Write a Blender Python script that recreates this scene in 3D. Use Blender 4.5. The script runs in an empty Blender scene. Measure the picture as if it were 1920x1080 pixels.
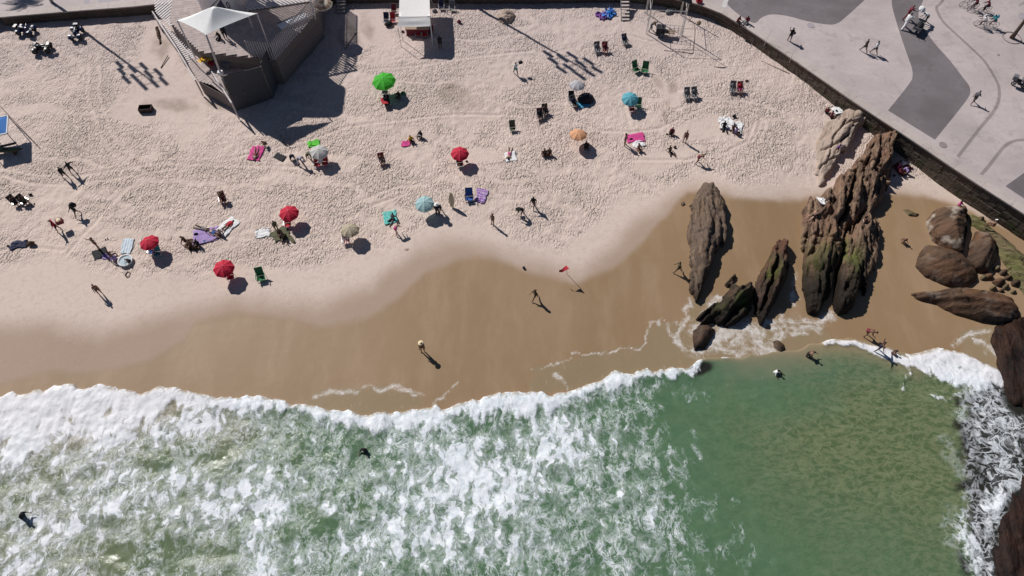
import bpy, bmesh, math, random
import numpy as np
from mathutils import Vector, Matrix
R = math.radians
random.seed(7)
# ---------------------------------------------------------------- camera, world, sun, exposure
scene = bpy.context.scene
C = scene.collection
CAM_H = 55.0; TILT = R(31.3); FPX = 1297.0
cam_d = bpy.data.cameras.new('camera'); cam = bpy.data.objects.new('camera', cam_d); C.objects.link(cam)
cam.location = (0, 0, CAM_H); cam.rotation_euler = (TILT, 0, 0)
cam_d.sensor_width = 36; cam_d.lens = 36 * FPX / 1920; cam_d.clip_start = .5; cam_d.clip_end = 3000
scene.camera = cam
world = bpy.data.worlds.new('World'); scene.world = world; world.use_nodes = True
wn = world.node_tree.nodes; wl = world.node_tree.links
bg = wn['Background']; sky = wn.new('ShaderNodeTexSky'); sky.sky_type = 'NISHITA'; sky.sun_disc = False
SUN_EL = math.atan(1 / 1.13)
sky.sun_elevation = SUN_EL; sky.sun_rotation = R(-45); sky.air_density = .7; sky.dust_density = .25; sky.ozone_density = 2.0
wl.new(sky.outputs[0], bg.inputs[0]); bg.inputs[1].default_value = 0.05
sun_d = bpy.data.lights.new('sun', 'SUN'); sun_d.energy = 5.0; sun_d.angle = R(.5); sun_d.color = (1, .965, .925)
sun = bpy.data.objects.new('sun', sun_d); C.objects.link(sun)
SUNV = Vector((-.8, .8, 1)).normalized()
sun.rotation_euler = SUNV.to_track_quat('Z', 'Y').to_euler()
sun.location = (-40, 60, 80)
vs = scene.view_settings; vs.view_transform = 'Standard'; vs.look = 'None'; vs.exposure = -0.18; vs.gamma = 1; vs.use_curve_mapping = False
scene.render.engine = 'CYCLES'; scene.cycles.max_bounces = 5

# ---------------------------------------------------------------- camera geometry: pixels of the photograph <-> places
ST, CT = math.sin(TILT), math.cos(TILT)
def ray(px, py):
    u = (px - 960) / FPX; v = (540 - py) / FPX
    return Vector((u, ST + v * CT, -CT + v * ST))
def P(px, py, z=0.0):
    d = ray(px, py); t = (z - CAM_H) / d.z
    return Vector((d.x * t, d.y * t, z))
def proj(x, y, z=0.0):
    zz = z - CAM_H
    dep = y * ST - zz * CT
    return 960 + FPX * x / dep, 540 - FPX * (y * CT + zz * ST) / dep
def parr(pts, z=0.0):
    return np.array([P(a, b, z)[:2] for a, b in pts])

# ---------------------------------------------------------------- numpy noise
def _hash(ix, iy, s):
    h = (ix.astype(np.int64) * 374761393 + iy.astype(np.int64) * 668265263 + s * 1442695041) & 0xffffffff
    h = ((h ^ (h >> 13)) * 1274126177) & 0xffffffff
    return ((h ^ (h >> 16)) & 0xffff) / 65535.0
def vnoise(x, y, s=0):
    x = np.asarray(x, float); y = np.asarray(y, float)
    ix = np.floor(x); iy = np.floor(y); fx = x - ix; fy = y - iy
    fx = fx * fx * fx * (fx * (fx * 6 - 15) + 10); fy = fy * fy * fy * (fy * (fy * 6 - 15) + 10)
    a = _hash(ix, iy, s); b = _hash(ix + 1, iy, s); c = _hash(ix, iy + 1, s); d = _hash(ix + 1, iy + 1, s)
    return (a + (b - a) * fx) * (1 - fy) + (c + (d - c) * fx) * fy
def fbm(x, y, o=4, s=0, g=.5):
    r = 0; a = 1; t = 0
    for k in range(o):
        r = r + a * vnoise(x * 2 ** k, y * 2 ** k, s + k * 17); t += a; a *= g
    return r / t
def sstep(a, b, x):
    t = np.clip((x - a) / (b - a), 0, 1); return t * t * (3 - 2 * t)
def seg_dist(x, y, poly, closed=True):
    n = len(poly); best = np.full(np.shape(x), 1e9)
    for i in range(n if closed else n - 1):
        ax, ay = poly[i]; bx, by = poly[(i + 1) % n]
        dx, dy = bx - ax, by - ay; L = dx * dx + dy * dy + 1e-9
        t = np.clip(((x - ax) * dx + (y - ay) * dy) / L, 0, 1)
        best = np.minimum(best, (x - ax - t * dx) ** 2 + (y - ay - t * dy) ** 2)
    return np.sqrt(best)
def inside(x, y, poly):
    r = np.zeros(np.shape(x), bool); n = len(poly)
    for i in range(n):
        ax, ay = poly[i]; bx, by = poly[(i + 1) % n]
        if ay == by: continue
        r ^= ((ay > y) != (by > y)) & (x < (bx - ax) * (y - ay) / (by - ay) + ax)
    return r

# ---------------------------------------------------------------- materials
MATS = {}
def principled(name):
    m = bpy.data.materials.new(name); m.use_nodes = True
    return m, m.node_tree.nodes, m.node_tree.links, m.node_tree.nodes['Principled BSDF']
def mat(name, col, rough=.7, var=.15, scale=6.0, bump=0.0, bscale=30.0, metal=0.0, dist=.02):
    if name in MATS: return MATS[name]
    m, N, L, b = principled(name)
    tc = N.new('ShaderNodeTexCoord')
    n = N.new('ShaderNodeTexNoise'); n.inputs['Scale'].default_value = scale; n.inputs['Detail'].default_value = 4
    L.new(tc.outputs['Object'], n.inputs['Vector'])
    r = N.new('ShaderNodeMapRange'); r.inputs[1].default_value = .25; r.inputs[2].default_value = .75
    r.inputs[3].default_value = 1 - var; r.inputs[4].default_value = 1 + var
    L.new(n.outputs[0], r.inputs[0])
    mx = N.new('ShaderNodeVectorMath'); mx.operation = 'SCALE'; mx.inputs[0].default_value = col[:3]
    L.new(r.outputs[0], mx.inputs['Scale']); L.new(mx.outputs[0], b.inputs['Base Color'])
    b.inputs['Roughness'].default_value = rough; b.inputs['Metallic'].default_value = metal
    if bump:
        n2 = N.new('ShaderNodeTexNoise'); n2.inputs['Scale'].default_value = bscale; n2.inputs['Detail'].default_value = 4
        L.new(tc.outputs['Object'], n2.inputs['Vector'])
        bp = N.new('ShaderNodeBump'); bp.inputs['Strength'].default_value = bump; bp.inputs['Distance'].default_value = dist
        L.new(n2.outputs[0], bp.inputs['Height']); L.new(bp.outputs[0], b.inputs['Normal'])
    MATS[name] = m; return m

class NT:
    """small helper for node graphs"""
    def __init__(s, m): s.m = m; s.N = m.node_tree.nodes; s.L = m.node_tree.links
    def put(s, sock, v):
        if hasattr(v, 'is_output') : s.L.new(v, sock)
        else: sock.default_value = v
    def math(s, op, a, b=0.0, c=0.0, clamp=False):
        n = s.N.new('ShaderNodeMath'); n.operation = op; n.use_clamp = clamp
        s.put(n.inputs[0], a); s.put(n.inputs[1], b); s.put(n.inputs[2], c); return n.outputs[0]
    def attr(s, name):
        n = s.N.new('ShaderNodeAttribute'); n.attribute_name = name; return n.outputs['Fac']
    def pos(s):
        return s.N.new('ShaderNodeTexCoord').outputs['Object']
    def mapping(s, v, scale=(1, 1, 1), rot=0, loc=(0, 0, 0)):
        n = s.N.new('ShaderNodeMapping'); s.L.new(v, n.inputs[0]); n.inputs['Scale'].default_value = scale
        n.inputs['Rotation'].default_value = (0, 0, rot); n.inputs['Location'].default_value = loc; return n.outputs[0]
    def noise(s, v, scale, detail=4, rough=.5, dist=0.0, color=False):
        n = s.N.new('ShaderNodeTexNoise'); s.L.new(v, n.inputs['Vector']); n.inputs['Scale'].default_value = scale
        n.inputs['Detail'].default_value = detail; n.inputs['Roughness'].default_value = rough; n.inputs['Distortion'].default_value = dist
        return n.outputs['Color' if color else 0]
    def voro(s, v, scale, feat='F1', rand=1.0):
        n = s.N.new('ShaderNodeTexVoronoi'); n.feature = feat; s.L.new(v, n.inputs['Vector']); n.inputs['Scale'].default_value = scale
        n.inputs['Randomness'].default_value = rand; return n.outputs['Distance']
    def ramp(s, v, a, b, lo=0.0, hi=1.0, smooth=True):
        n = s.N.new('ShaderNodeMapRange'); n.interpolation_type = 'SMOOTHSTEP' if smooth else 'LINEAR'
        s.put(n.inputs[0], v); s.put(n.inputs[1], a); s.put(n.inputs[2], b); s.put(n.inputs[3], lo); s.put(n.inputs[4], hi); return n.outputs[0]
    def mix(s, f, a, b):
        n = s.N.new('ShaderNodeMix'); n.data_type = 'RGBA'; s.put(n.inputs[0], f)
        s.put(n.inputs[6], a if hasattr(a, 'is_output') else (*a, 1)); s.put(n.inputs[7], b if hasattr(b, 'is_output') else (*b, 1)); return n.outputs[2]
    def warp(s, v, amt, scale, detail=2):
        c = s.noise(v, scale, detail, color=True)
        sub = s.N.new('ShaderNodeVectorMath'); sub.operation = 'SUBTRACT'; s.L.new(c, sub.inputs[0]); sub.inputs[1].default_value = (.5, .5, .5)
        ml = s.N.new('ShaderNodeVectorMath'); ml.operation = 'SCALE'; s.L.new(sub.outputs[0], ml.inputs[0]); ml.inputs['Scale'].default_value = amt
        ad = s.N.new('ShaderNodeVectorMath'); ad.operation = 'ADD'; s.L.new(v, ad.inputs[0]); s.L.new(ml.outputs[0], ad.inputs[1]); return ad.outputs[0]
    def bump(s, h, strength, dist, normal=None):
        n = s.N.new('ShaderNodeBump'); s.put(n.inputs['Height'], h); s.put(n.inputs['Strength'], strength); n.inputs['Distance'].default_value = dist
        if normal is not None: s.L.new(normal, n.inputs['Normal'])
        return n.outputs[0]

# ---------------------------------------------------------------- object helpers
def tag(o, label=None, cat=None, group=None, kind=None):
    if label: o['label'] = label
    if cat: o['category'] = cat
    if group: o['group'] = group
    if kind: o['kind'] = kind
    return o
def empty(name, loc, rz=0.0, label=None, cat=None, group=None, rx=0.0, ry=0.0, s=1.0):
    o = bpy.data.objects.new(name, None); C.objects.link(o); o.location = loc; o.rotation_euler = (rx, ry, rz)
    o.scale = (s, s, s); o.empty_display_size = .2
    return tag(o, label, cat, group)
def link(name, me, parent=None, m=None, smooth=False):
    if m is not None:
        if len(me.materials) == 0: me.materials.append(m)
    o = bpy.data.objects.new(name, me); C.objects.link(o)
    if parent is not None: o.parent = parent
    if smooth:
        me.polygons.foreach_set('use_smooth', np.ones(len(me.polygons), bool))
    return o
def shared(o, m):
    """give this object its own material on shared mesh data"""
    o.material_slots[0].link = 'OBJECT'; o.material_slots[0].material = m; return o
class MB:
    def __init__(s): s.v = []; s.f = []
    def add(s, vs_, fs): k = len(s.v); s.v += [tuple(v) for v in vs_]; s.f += [tuple(i + k for i in f) for f in fs]; return s
    def box(s, c, d, rz=0.0, m=None):
        x, y, z = d[0] / 2, d[1] / 2, d[2] / 2; M = m if m is not None else Matrix.Rotation(rz, 3, 'Z'); c = Vector(c)
        vs_ = [c + M @ Vector(p) for p in ((-x, -y, -z), (x, -y, -z), (x, y, -z), (-x, y, -z), (-x, -y, z), (x, -y, z), (x, y, z), (-x, y, z))]
        return s.add(vs_, [(0, 3, 2, 1), (4, 5, 6, 7), (0, 1, 5, 4), (1, 2, 6, 5), (2, 3, 7, 6), (3, 0, 4, 7)])
    def bar(s, a, b, w, h=None, up=Vector((0, 0, 1))):
        a = Vector(a); b = Vector(b); h = h or w; d = (b - a); L = d.length; d.normalize()
        if abs(d.dot(up)) > .99: up = Vector((0, 1, 0))
        x = d.cross(up).normalized(); z = x.cross(d)
        M = Matrix((x, d, z)).transposed()
        return s.box((a + b) / 2, (w, L, h), m=M)
    def tube(s, pts, r, n=6, cap=True):
        pts = [Vector(p) for p in pts]; k = len(pts); rs = r if hasattr(r, '__len__') else [r] * k
        rings = []
        for i, p in enumerate(pts):
            d = (pts[min(i + 1, k - 1)] - pts[max(i - 1, 0)]).normalized()
            up = Vector((0, 0, 1)) if abs(d.z) < .9 else Vector((1, 0, 0))
            x = d.cross(up).normalized(); y = x.cross(d)
            rings.append([p + (x * math.cos(t) + y * math.sin(t)) * rs[i] for t in [2 * math.pi * j / n for j in range(n)]])
        vs_ = [v for rg in rings for v in rg]; fs = []
        for i in range(k - 1):
            for j in range(n): fs.append((i * n + j, i * n + (j + 1) % n, (i + 1) * n + (j + 1) % n, (i + 1) * n + j))
        if cap: fs += [tuple(range(n - 1, -1, -1)), tuple((k - 1) * n + j for j in range(n))]
        return s.add(vs_, fs)
    def ball(s, c, rx, ry=None, rz=None, n=10, m=6, rot=None):
        ry = ry or rx; rz = rz or rx; c = Vector(c); vs_ = []; rot = rot or Matrix.Identity(3)
        for i in range(m + 1):
            th = math.pi * i / m
            for j in range(n):
                ph = 2 * math.pi * j / n
                vs_.append(c + rot @ Vector((rx * math.sin(th) * math.cos(ph), ry * math.sin(th) * math.sin(ph), rz * math.cos(th))))
        fs = [(i * n + j, (i + 1) * n + j, (i + 1) * n + (j + 1) % n, i * n + (j + 1) % n) for i in range(m) for j in range(n)]
        return s.add(vs_, fs)
    def lathe(s, prof, n=16, c=(0, 0, 0)):
        c = Vector(c); vs_ = []
        for r_, z in prof:
            for j in range(n): t = 2 * math.pi * j / n; vs_.append(c + Vector((r_ * math.cos(t), r_ * math.sin(t), z)))
        fs = [(i * n + j, i * n + (j + 1) % n, (i + 1) * n + (j + 1) % n, (i + 1) * n + j) for i in range(len(prof) - 1) for j in range(n)]
        return s.add(vs_, fs)
    def prism(s, poly, z0, z1):
        n = len(poly); vs_ = [(p[0], p[1], z0) for p in poly] + [(p[0], p[1], z1) for p in poly]
        fs = [tuple(range(n - 1, -1, -1)), tuple(range(n, 2 * n))] + [(i, (i + 1) % n, n + (i + 1) % n, n + i) for i in range(n)]
        return s.add(vs_, fs)
    def mesh(s, name, clean=True):
        me = bpy.data.meshes.new(name); me.from_pydata(s.v, [], s.f); me.update()
        if clean:
            bm = bmesh.new(); bm.from_mesh(me); bmesh.ops.remove_doubles(bm, verts=bm.verts, dist=1e-5)
            bmesh.ops.recalc_face_normals(bm, faces=bm.faces); bm.to_mesh(me); bm.free()
        return me
    def build(s, name, m, parent=None, smooth=False, clean=True):
        return link(name, s.mesh(name, clean), parent, m, smooth)
def grid_mesh(name, X, Y, Z, keep=None, attrs=None, smooth=True):
    ny, nx = X.shape; co = np.stack([X, Y, Z], -1).reshape(-1, 3).astype(np.float32)
    idx = np.arange(nx * ny).reshape(ny, nx)
    q = np.stack([idx[:-1, :-1], idx[:-1, 1:], idx[1:, 1:], idx[1:, :-1]], -1).reshape(-1, 4)
    if keep is not None: q = q[keep.reshape(-1)]
    used = np.zeros(nx * ny, bool); used[q.ravel()] = True; remap = np.cumsum(used) - 1
    co = co[used]; q = remap[q]
    me = bpy.data.meshes.new(name); me.vertices.add(len(co)); me.vertices.foreach_set('co', co.ravel())
    me.loops.add(q.size); me.loops.foreach_set('vertex_index', q.ravel().astype(np.int32))
    me.polygons.add(len(q)); me.polygons.foreach_set('loop_start', np.arange(0, q.size, 4, dtype=np.int32))
    me.update(calc_edges=True)
    if smooth: me.polygons.foreach_set('use_smooth', np.ones(len(q), bool))
    for k, a in (attrs or {}).items():
        at = me.attributes.new(k, 'FLOAT', 'POINT'); at.data.foreach_set('value', a.reshape(-1)[used].astype(np.float32))
    return me
# ================================================================ THE LIE OF THE LAND
SHORE = [(-700, 745), (0, 736), (60, 735), (100, 730), (150, 720), (200, 725), (225, 728), (262, 731), (300, 721), (340, 728), (400, 735), (470, 741), (540, 752), (600, 763),
         (650, 771), (700, 773), (760, 769), (830, 756), (880, 746), (930, 739), (1000, 739), (1060, 735), (1120, 713), (1180, 696), (1240, 684), (1290, 683), (1340, 672),
         (1400, 667), (1440, 662), (1500, 654), (1550, 638), (1600, 636), (1650, 648), (1700, 662), (1760, 652), (1800, 660), (1850, 682), (1885, 700), (2000, 720), (2700, 800)]
_sh = parr(SHORE); _o = np.argsort(_sh[:, 0]); _sh = _sh[_o]
def shore_y(x): return np.interp(x, _sh[:, 0], _sh[:, 1])
def ground_base(x, y):
    d = y - shore_y(x)
    up = 1.4 * (1 - np.exp(-np.clip(d, 0, 200) / 45 * 1.6)) * 1.25
    up = up - np.minimum(.75, up * .85) * sstep(22, 36, x) * (1 - sstep(44, 62, y))
    return np.where(d > 0, up, d * .07)
def ground_bumps(x, y):
    d = y - shore_y(x)
    return (fbm(x * .09, y * .09, 3, 5) - .5) * .5 * sstep(8, 22, d)
def G(x, y):
    x = np.asarray(x, float); y = np.asarray(y, float)
    return np.clip(ground_base(x, y) + ground_bumps(x, y), -3, 1.75)
def pt(px, py, dz=0.0):
    z = 0.0
    for _ in range(8):
        p = P(px, py, z + dz); z = float(G(p.x, p.y))
    return Vector((p.x, p.y, z + dz))
PROM = 2.6
WALL = [(-900, 108), (0, 33), (130, 22), (262, 12), (330, 4), (640, -10), (1180, -10), (1240, -6), (1290, 3), (1335, 16), (1376, 38), (1424, 70), (1500, 121), (1584, 180), (1625, 208),
        (1712, 265), (1800, 325), (1860, 364), (1920, 402), (2200, 585), (2900, 1050)]
wall_w = parr(WALL, PROM)

# ---- beach zones traced on the photograph
ROUGHLINE = [(-300, 540), (0, 515), (50, 500), (100, 480), (150, 490), (180, 520), (250, 540), (330, 530), (400, 515), (480, 508), (560, 512), (620, 490), (680, 475), (740, 465), (800, 432), (860, 420), (930, 440),
             (1000, 470), (1060, 470), (1110, 430), (1170, 390), (1230, 360), (1300, 330), (1380, 345), (1460, 355), (1530, 352), (1600, 345), (1680, 332), (1740, 345), (1790, 370), (2100, 500)]
WETLINE = [(-300, 745), (0, 728), (60, 708), (120, 703), (200, 699), (290, 672), (345, 640), (365, 606), (440, 592), (540, 604), (620, 612), (690, 600), (750, 560), (800, 515), (850, 494), (900, 486), (960, 496),
           (1010, 522), (1080, 532), (1150, 504), (1200, 460), (1245, 410), (1290, 362), (1380, 372), (1500, 380), (1560, 362), (1680, 366), (1750, 376), (1800, 392), (2100, 520)]
DAMPLINE = [(-300, 640), (0, 610), (100, 600), (200, 620), (330, 580), (450, 560), (600, 560), (700, 530), (780, 468), (850, 448), (920, 462), (1010, 490), (1090, 500), (1150, 455), (1210, 395), (1290, 345), (1400, 360), (1500, 368), (1680, 350), (1790, 385), (2100, 510)]
def line_y(pts, x):
    w = np.array([pt(a, b)[:2] for a, b in pts]); o = np.argsort(w[:, 0]); return np.interp(x, w[o, 0], w[o, 1])
def axis(lo, hi, step, far_lo, far_hi, g=1.35):
    a = list(np.arange(lo, hi + step / 2, step)); s = step
    while a[-1] < far_hi: s *= g; a.append(a[-1] + s)
    s = step; b = []; c = lo
    while c > far_lo: s *= g; c -= s; b.append(c)
    return np.array(b[::-1] + a)
gx = axis(-66, 66, .17, -600, 600); gy = axis(19, 80, .17, -500, 900)
X, Y = np.meshgrid(gx, gy)
Z = ground_base(X, Y) + ground_bumps(X, Y)
wob = (fbm(X * .35, Y * .35, 4, 11) - .5)
d_r = Y - line_y(ROUGHLINE, X) + wob * 2.6
d_w = Y - line_y(WETLINE, X) + wob * .9
d_d = Y - line_y(DAMPLINE, X) + wob * 1.5
rough = sstep(-.6, 1.6, d_r); wet = 1 - sstep(-.35, .7, d_w); damp = 1 - sstep(-2.0, 1.5, d_d)
# packed ground by the terrace and the stall, swept circle on the right
pX, pY = proj(X, Y, Z)
PN = fbm(X * .35, Y * .35, 4, 55)
def blob(cx, cy, rx, ry, rot=0.0, soft=.35):
    c, s = math.cos(rot), math.sin(rot); u = ((pX - cx) * c + (pY - cy) * s) / rx; v = (-(pX - cx) * s + (pY - cy) * c) / ry
    return 1 - sstep(1 - soft, 1 + soft, np.sqrt(u * u + v * v) * (1 + (PN - .5) * 1.6))
packed = np.zeros_like(X)
for b_ in ((330, 185, 85, 60, .3), (300, 95, 28, 60, -.2), (680, 55, 62, 42, -.1), (410, 190, 60, 30, .5), (1310, 240, 70, 26, -.25), (1250, 175, 60, 10, .9), (1240, 300, 90, 14, -.3), (1255, 70, 60, 22, 0), (900, 292, 60, 14, 0), (250, 215, 45, 20, .2)):
    packed = np.maximum(packed, blob(*b_))
rough = rough * (1 - .85 * packed)
dirt = np.zeros_like(X)
for cx, cy, rx, ry, ro in ((645, 75, 10, 22, -.5), (665, 68, 7, 26, -.6), (690, 60, 8, 22, -.3), (405, 197, 22, 9, .4), (300, 85, 10, 20, -.3), (845, 175, 22, 14, 0), (860, 192, 26, 10, 0), (330, 200, 34, 10, .1), (1233, 155, 14, 6, .9), (1262, 165, 7, 12, .3), (1253, 195, 4, 14, .2), (1247, 215, 6, 14, -.3)):
    dirt = np.maximum(dirt, blob(cx, cy, rx, ry, ro, .5))
dirt *= .15 + .7 * fbm(X * 1.2, Y * 1.2, 3, 77)
# tyre ruts: pairs of shallow grooves
RUTS = [[(0, 328), (60, 343), (130, 346), (200, 337), (290, 322), (420, 300), (560, 268), (640, 240), (720, 228), (850, 215), (960, 216), (1060, 232)],
        [(0, 315), (70, 327), (150, 330), (230, 316), (300, 305), (400, 310), (520, 312), (640, 318)],
        [(160, 120), (163, 170), (170, 215), (185, 250), (215, 290), (260, 318)], [(182, 120), (185, 170), (192, 210), (208, 245), (238, 282), (280, 306)],
        [(1060, 225), (1130, 245), (1190, 248), (1240, 240), (1290, 215), (1340, 195), (1390, 200), (1430, 225), (1410, 262), (1350, 290), (1280, 300), (1180, 300)],
        [(1270, 205), (1320, 188), (1370, 190), (1420, 205)], [(1400, 262), (1415, 228)], [(1420, 265), (1436, 228)], [(1060, 200), (1090, 215), (1130, 232)],
        [(0, 470), (40, 460), (120, 470)], [(120, 480), (165, 432), (200, 395), (240, 350)], [(1180, 65), (1220, 78), (1300, 70)], [(1130, 40), (1170, 65), (1210, 75)],
        [(640, 395), (680, 375), (740, 350), (800, 345)], [(650, 410), (700, 385), (760, 362)], [(700, 130), (800, 120), (900, 105), (1000, 95)],
        [(740, 112), (830, 102), (860, 100)], [(20, 90), (60, 130), (80, 150)], [(1180, 240), (1175, 200), (1190, 165)]]
for rt in RUTS:
    w = np.array([pt(a, b)[:2] for a, b in rt])
    x0, x1 = w[:, 0].min() - 1, w[:, 0].max() + 1; y0, y1 = w[:, 1].min() - 1, w[:, 1].max() + 1
    i0, i1 = np.searchsorted(gx, (x0, x1)); j0, j1 = np.searchsorted(gy, (y0, y1))
    sx, sy = X[j0:j1, i0:i1], Y[j0:j1, i0:i1]; d = seg_dist(sx + (vnoise(sx * .5, sy * .5, 3) - .5) * .6, sy, w, False)
    Z[j0:j1, i0:i1] += (-.05 * np.exp(-(d / .16) ** 2) + .035 * np.exp(-((d - .32) / .12) ** 2)) * (.4 + .9 * vnoise(sx * .4, sy * .4, 66))
    rough[j0:j1, i0:i1] *= 1 - .4 * np.exp(-(d / .22) ** 2)
# trampled relief
tr = (fbm(X * 1.1, Y * 1.1, 3, 21) - .5) * .10 + (vnoise(X * 2.3, Y * 2.3, 31) - .5) * .07
Z += tr * rough
Z = np.where((np.abs(X) > 60) | (Y < 12) , Z, Z)
Z = np.clip(Z, -6, 1.9)
# thin backwash film and lace on the wet sand
foam_g = np.zeros_like(X)
def lace(pts, w):
    global foam_g
    q = np.array([pt(a, b)[:2] for a, b in pts])
    d = seg_dist(X + (fbm(X * .9, Y * .9, 3, 41) - .5) * 1.2, Y + (fbm(X * .9, Y * .9, 3, 43) - .5) * 1.2, q, False)
    foam_g = np.maximum(foam_g, np.exp(-(d / w) ** 2))
film = np.zeros_like(X)
FILM = [[(990, 745), (1000, 690), (1080, 668), (1180, 655), (1215, 645), (1212, 618), (1240, 602), (1262, 600), (1290, 615), (1300, 560), (1330, 560), (1360, 600), (1420, 605), (1460, 600), (1520, 600), (1560, 625), (1560, 660), (1400, 680), (1290, 690), (1180, 705), (1100, 725)],
        [(560, 765), (590, 735), (640, 728), (720, 725), (780, 740), (800, 765), (700, 778)], [(1800, 660), (1800, 625), (1850, 610), (1905, 600), (1960, 700), (1860, 700)]]
for f in FILM:
    q = np.array([pt(a, b)[:2] for a, b in f]); j1 = np.searchsorted(gy, 34); i0 = np.searchsorted(gx, q[:, 0].min() - 1); i1 = np.searchsorted(gx, q[:, 0].max() + 1)
    sx, sy = X[:j1, i0:i1], Y[:j1, i0:i1]; d = seg_dist(sx, sy, q) * np.where(inside(sx, sy, q), 1, -1) + (fbm(sx * .8, sy * .8, 3, 9) - .5) * .8
    film[:j1, i0:i1] = np.maximum(film[:j1, i0:i1], sstep(-.05, .12, d))
for L_, w in (([(1000, 690), (1080, 668), (1180, 655), (1213, 645), (1212, 618), (1240, 602), (1262, 600), (1290, 612)], .09), ([(1262, 640), (1285, 600), (1295, 560)], .25), ([(1300, 620), (1320, 590), (1345, 560)], .5),
              ([(1250, 610), (1270, 640), (1290, 655)], .35), ([(1310, 655), (1350, 625), (1380, 612), (1420, 620)], .9), ([(1400, 610), (1425, 640), (1440, 662)], .6), ([(1370, 640), (1390, 625), (1400, 655)], .5), ([(1340, 650), (1380, 660), (1430, 662)], .5),
              ([(1430, 605), (1470, 597), (1520, 603), (1560, 590)], .45), ([(1450, 618), (1500, 610), (1540, 615)], .35), ([(1445, 640), (1470, 625), (1510, 622)], .3), ([(1540, 600), (1548, 585), (1560, 592)], .5),
              ([(590, 745), (640, 730), (720, 728), (790, 745)], .22), ([(1490, 575), (1485, 540), (1490, 520)], .3), ([(1790, 650), (1830, 625), (1850, 620)], .3), ([(1835, 640), (1860, 655)], .4), ([(1040, 700), (1060, 735)], .15), ([(860, 720), (830, 745), (815, 765)], .15)):
    lace(L_, w)
ground_me = grid_mesh('beach_sand', X, Y, Z, attrs=dict(rough=rough, wet=wet, damp=damp, dirt=dirt, film=film, foam=foam_g))
# lower a sheet of ground under the promenade is the same sheet; the paving lies 0.8 m above it
m, N, L, b = principled('beach_sand'); t = NT(m); p = t.pos()
a_rough, a_wet, a_damp, a_dirt, a_film, a_foam = [t.attr(k) for k in ('rough', 'wet', 'damp', 'dirt', 'film', 'foam')]
big = t.noise(p, .06, 3); mid = t.noise(p, .5, 4); fine = t.noise(p, 9, 3)
dry = t.mix(big, (.64, .515, .45), (.70, .57, .495))
sep = t.N.new('ShaderNodeSeparateXYZ'); L.new(p, sep.inputs[0])
up = t.ramp(sep.outputs[1], 45, 74)
dry = t.mix(up, dry, (.60, .49, .455))
dry = t.mix(t.ramp(t.noise(p, 2.2, 3), .45, .75, 0, .25), dry, (.40, .30, .25))
dry = t.mix(t.math('MULTIPLY', a_dirt, .75), dry, (.20, .15, .10))
dampc = t.mix(t.noise(p, .12, 3), (.43, .315, .245), (.37, .262, .19))
wetc = t.mix(t.noise(p, .10, 4), (.265, .17, .088), (.335, .22, .125))
col = t.mix(t.math('MULTIPLY', a_damp, .9), dry, dampc)
run = t.noise(t.mapping(t.warp(p, 1.5, .25), (.9, .22, 1), R(12)), .55, 6, .6)
wetc = t.mix(t.ramp(run, .42, .72, 0, .55), wetc, (.385, .265, .165)); wetc = t.mix(t.ramp(t.noise(p, .045, 3), .5, .68, 0, .45), wetc, (.38, .26, .175))
col = t.mix(a_wet, col, wetc)
filmc = t.mix(mid, (.34, .24, .15), (.27, .22, .13))
col = t.mix(t.math('MULTIPLY', a_film, .8), col, filmc)
wp = t.warp(t.warp(p, .9, .9), .3, 4)
edge = t.voro(wp, 1.7, 'DISTANCE_TO_EDGE')
web = t.ramp(edge, .0, .16, 1, 0)
cl = t.ramp(t.noise(wp, 1.5, 5, .6), .42, .62)
fo = t.math('MULTIPLY', t.math('MAXIMUM', t.math('MULTIPLY', web, .55), cl), t.ramp(a_foam, .1, .8))
fo = t.math('MAXIMUM', fo, t.ramp(t.math('ADD', a_foam, t.math('MULTIPLY', t.math('SUBTRACT', mid, .5), .5)), .75, 1.0))
stk = t.ramp(t.noise(t.mapping(t.warp(p, .8, .7), (2.2, .5, 1)), 1.6, 5, .65), .58, .74)
fo = t.math('MAXIMUM', fo, t.math('MULTIPLY', t.math('MULTIPLY', stk, a_film), .30))
col = t.mix(t.math('MULTIPLY', fo, t.ramp(t.noise(wp, 2.2, 5, .7), .3, .62, .3, .9)), col, (.74, .70, .66))
col = t.mix(t.ramp(fine, .35, .7, 0, .12), col, (.2, .15, .11))
L.new(col, b.inputs['Base Color'])
rr = t.math('SUBTRACT', .9, t.math('MULTIPLY', a_wet, .38)); L.new(t.math('SUBTRACT', rr, t.math('MULTIPLY', a_film, .2)), b.inputs['Roughness'])
b.inputs['Specular IOR Level'].default_value = .3
# footprints: short overlapping scoops of every direction
dn_ = t.noise(p, .35, 3)
def scoops(ang, sc, sx, seed):
    v = t.mapping(t.warp(p, .45, 1.3), (sx, 1.0, 1), ang, (seed, seed * .7, 0)); return t.ramp(t.noise(v, sc, 1.5, .5, .25), .50, .64)
s1 = scoops(R(25), 2.5, 1.9, 3); s2 = scoops(R(-50), 2.9, 2.1, 11); s3 = scoops(R(80), 3.4, 1.7, 23)
h = t.math('ADD', t.math('MULTIPLY', s1, 1.0), t.math('MULTIPLY', s2, .8)); h = t.math('ADD', h, t.math('MULTIPLY', s3, .5))
h = t.math('SUBTRACT', t.math('MULTIPLY', t.noise(p, 5.5, 3, .6), .7), h)
path = t.ramp(t.math('ABSOLUTE', t.math('SUBTRACT', t.noise(t.mapping(t.warp(p, 2, .2), (.35, 1, 1), R(8)), .13, 3), .5)), 0, .035, .25, 1)
prints = t.bump(h, t.math('MAXIMUM', t.math('MULTIPLY', a_rough, t.math('MULTIPLY', path, t.ramp(t.noise(p, .14, 4), .3, .68, .35, 1.0))), t.math('MULTIPLY', t.ramp(t.noise(p, .3, 3), .55, .65, 0, .10), t.math('SUBTRACT', 1, a_wet))), .105)
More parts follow.
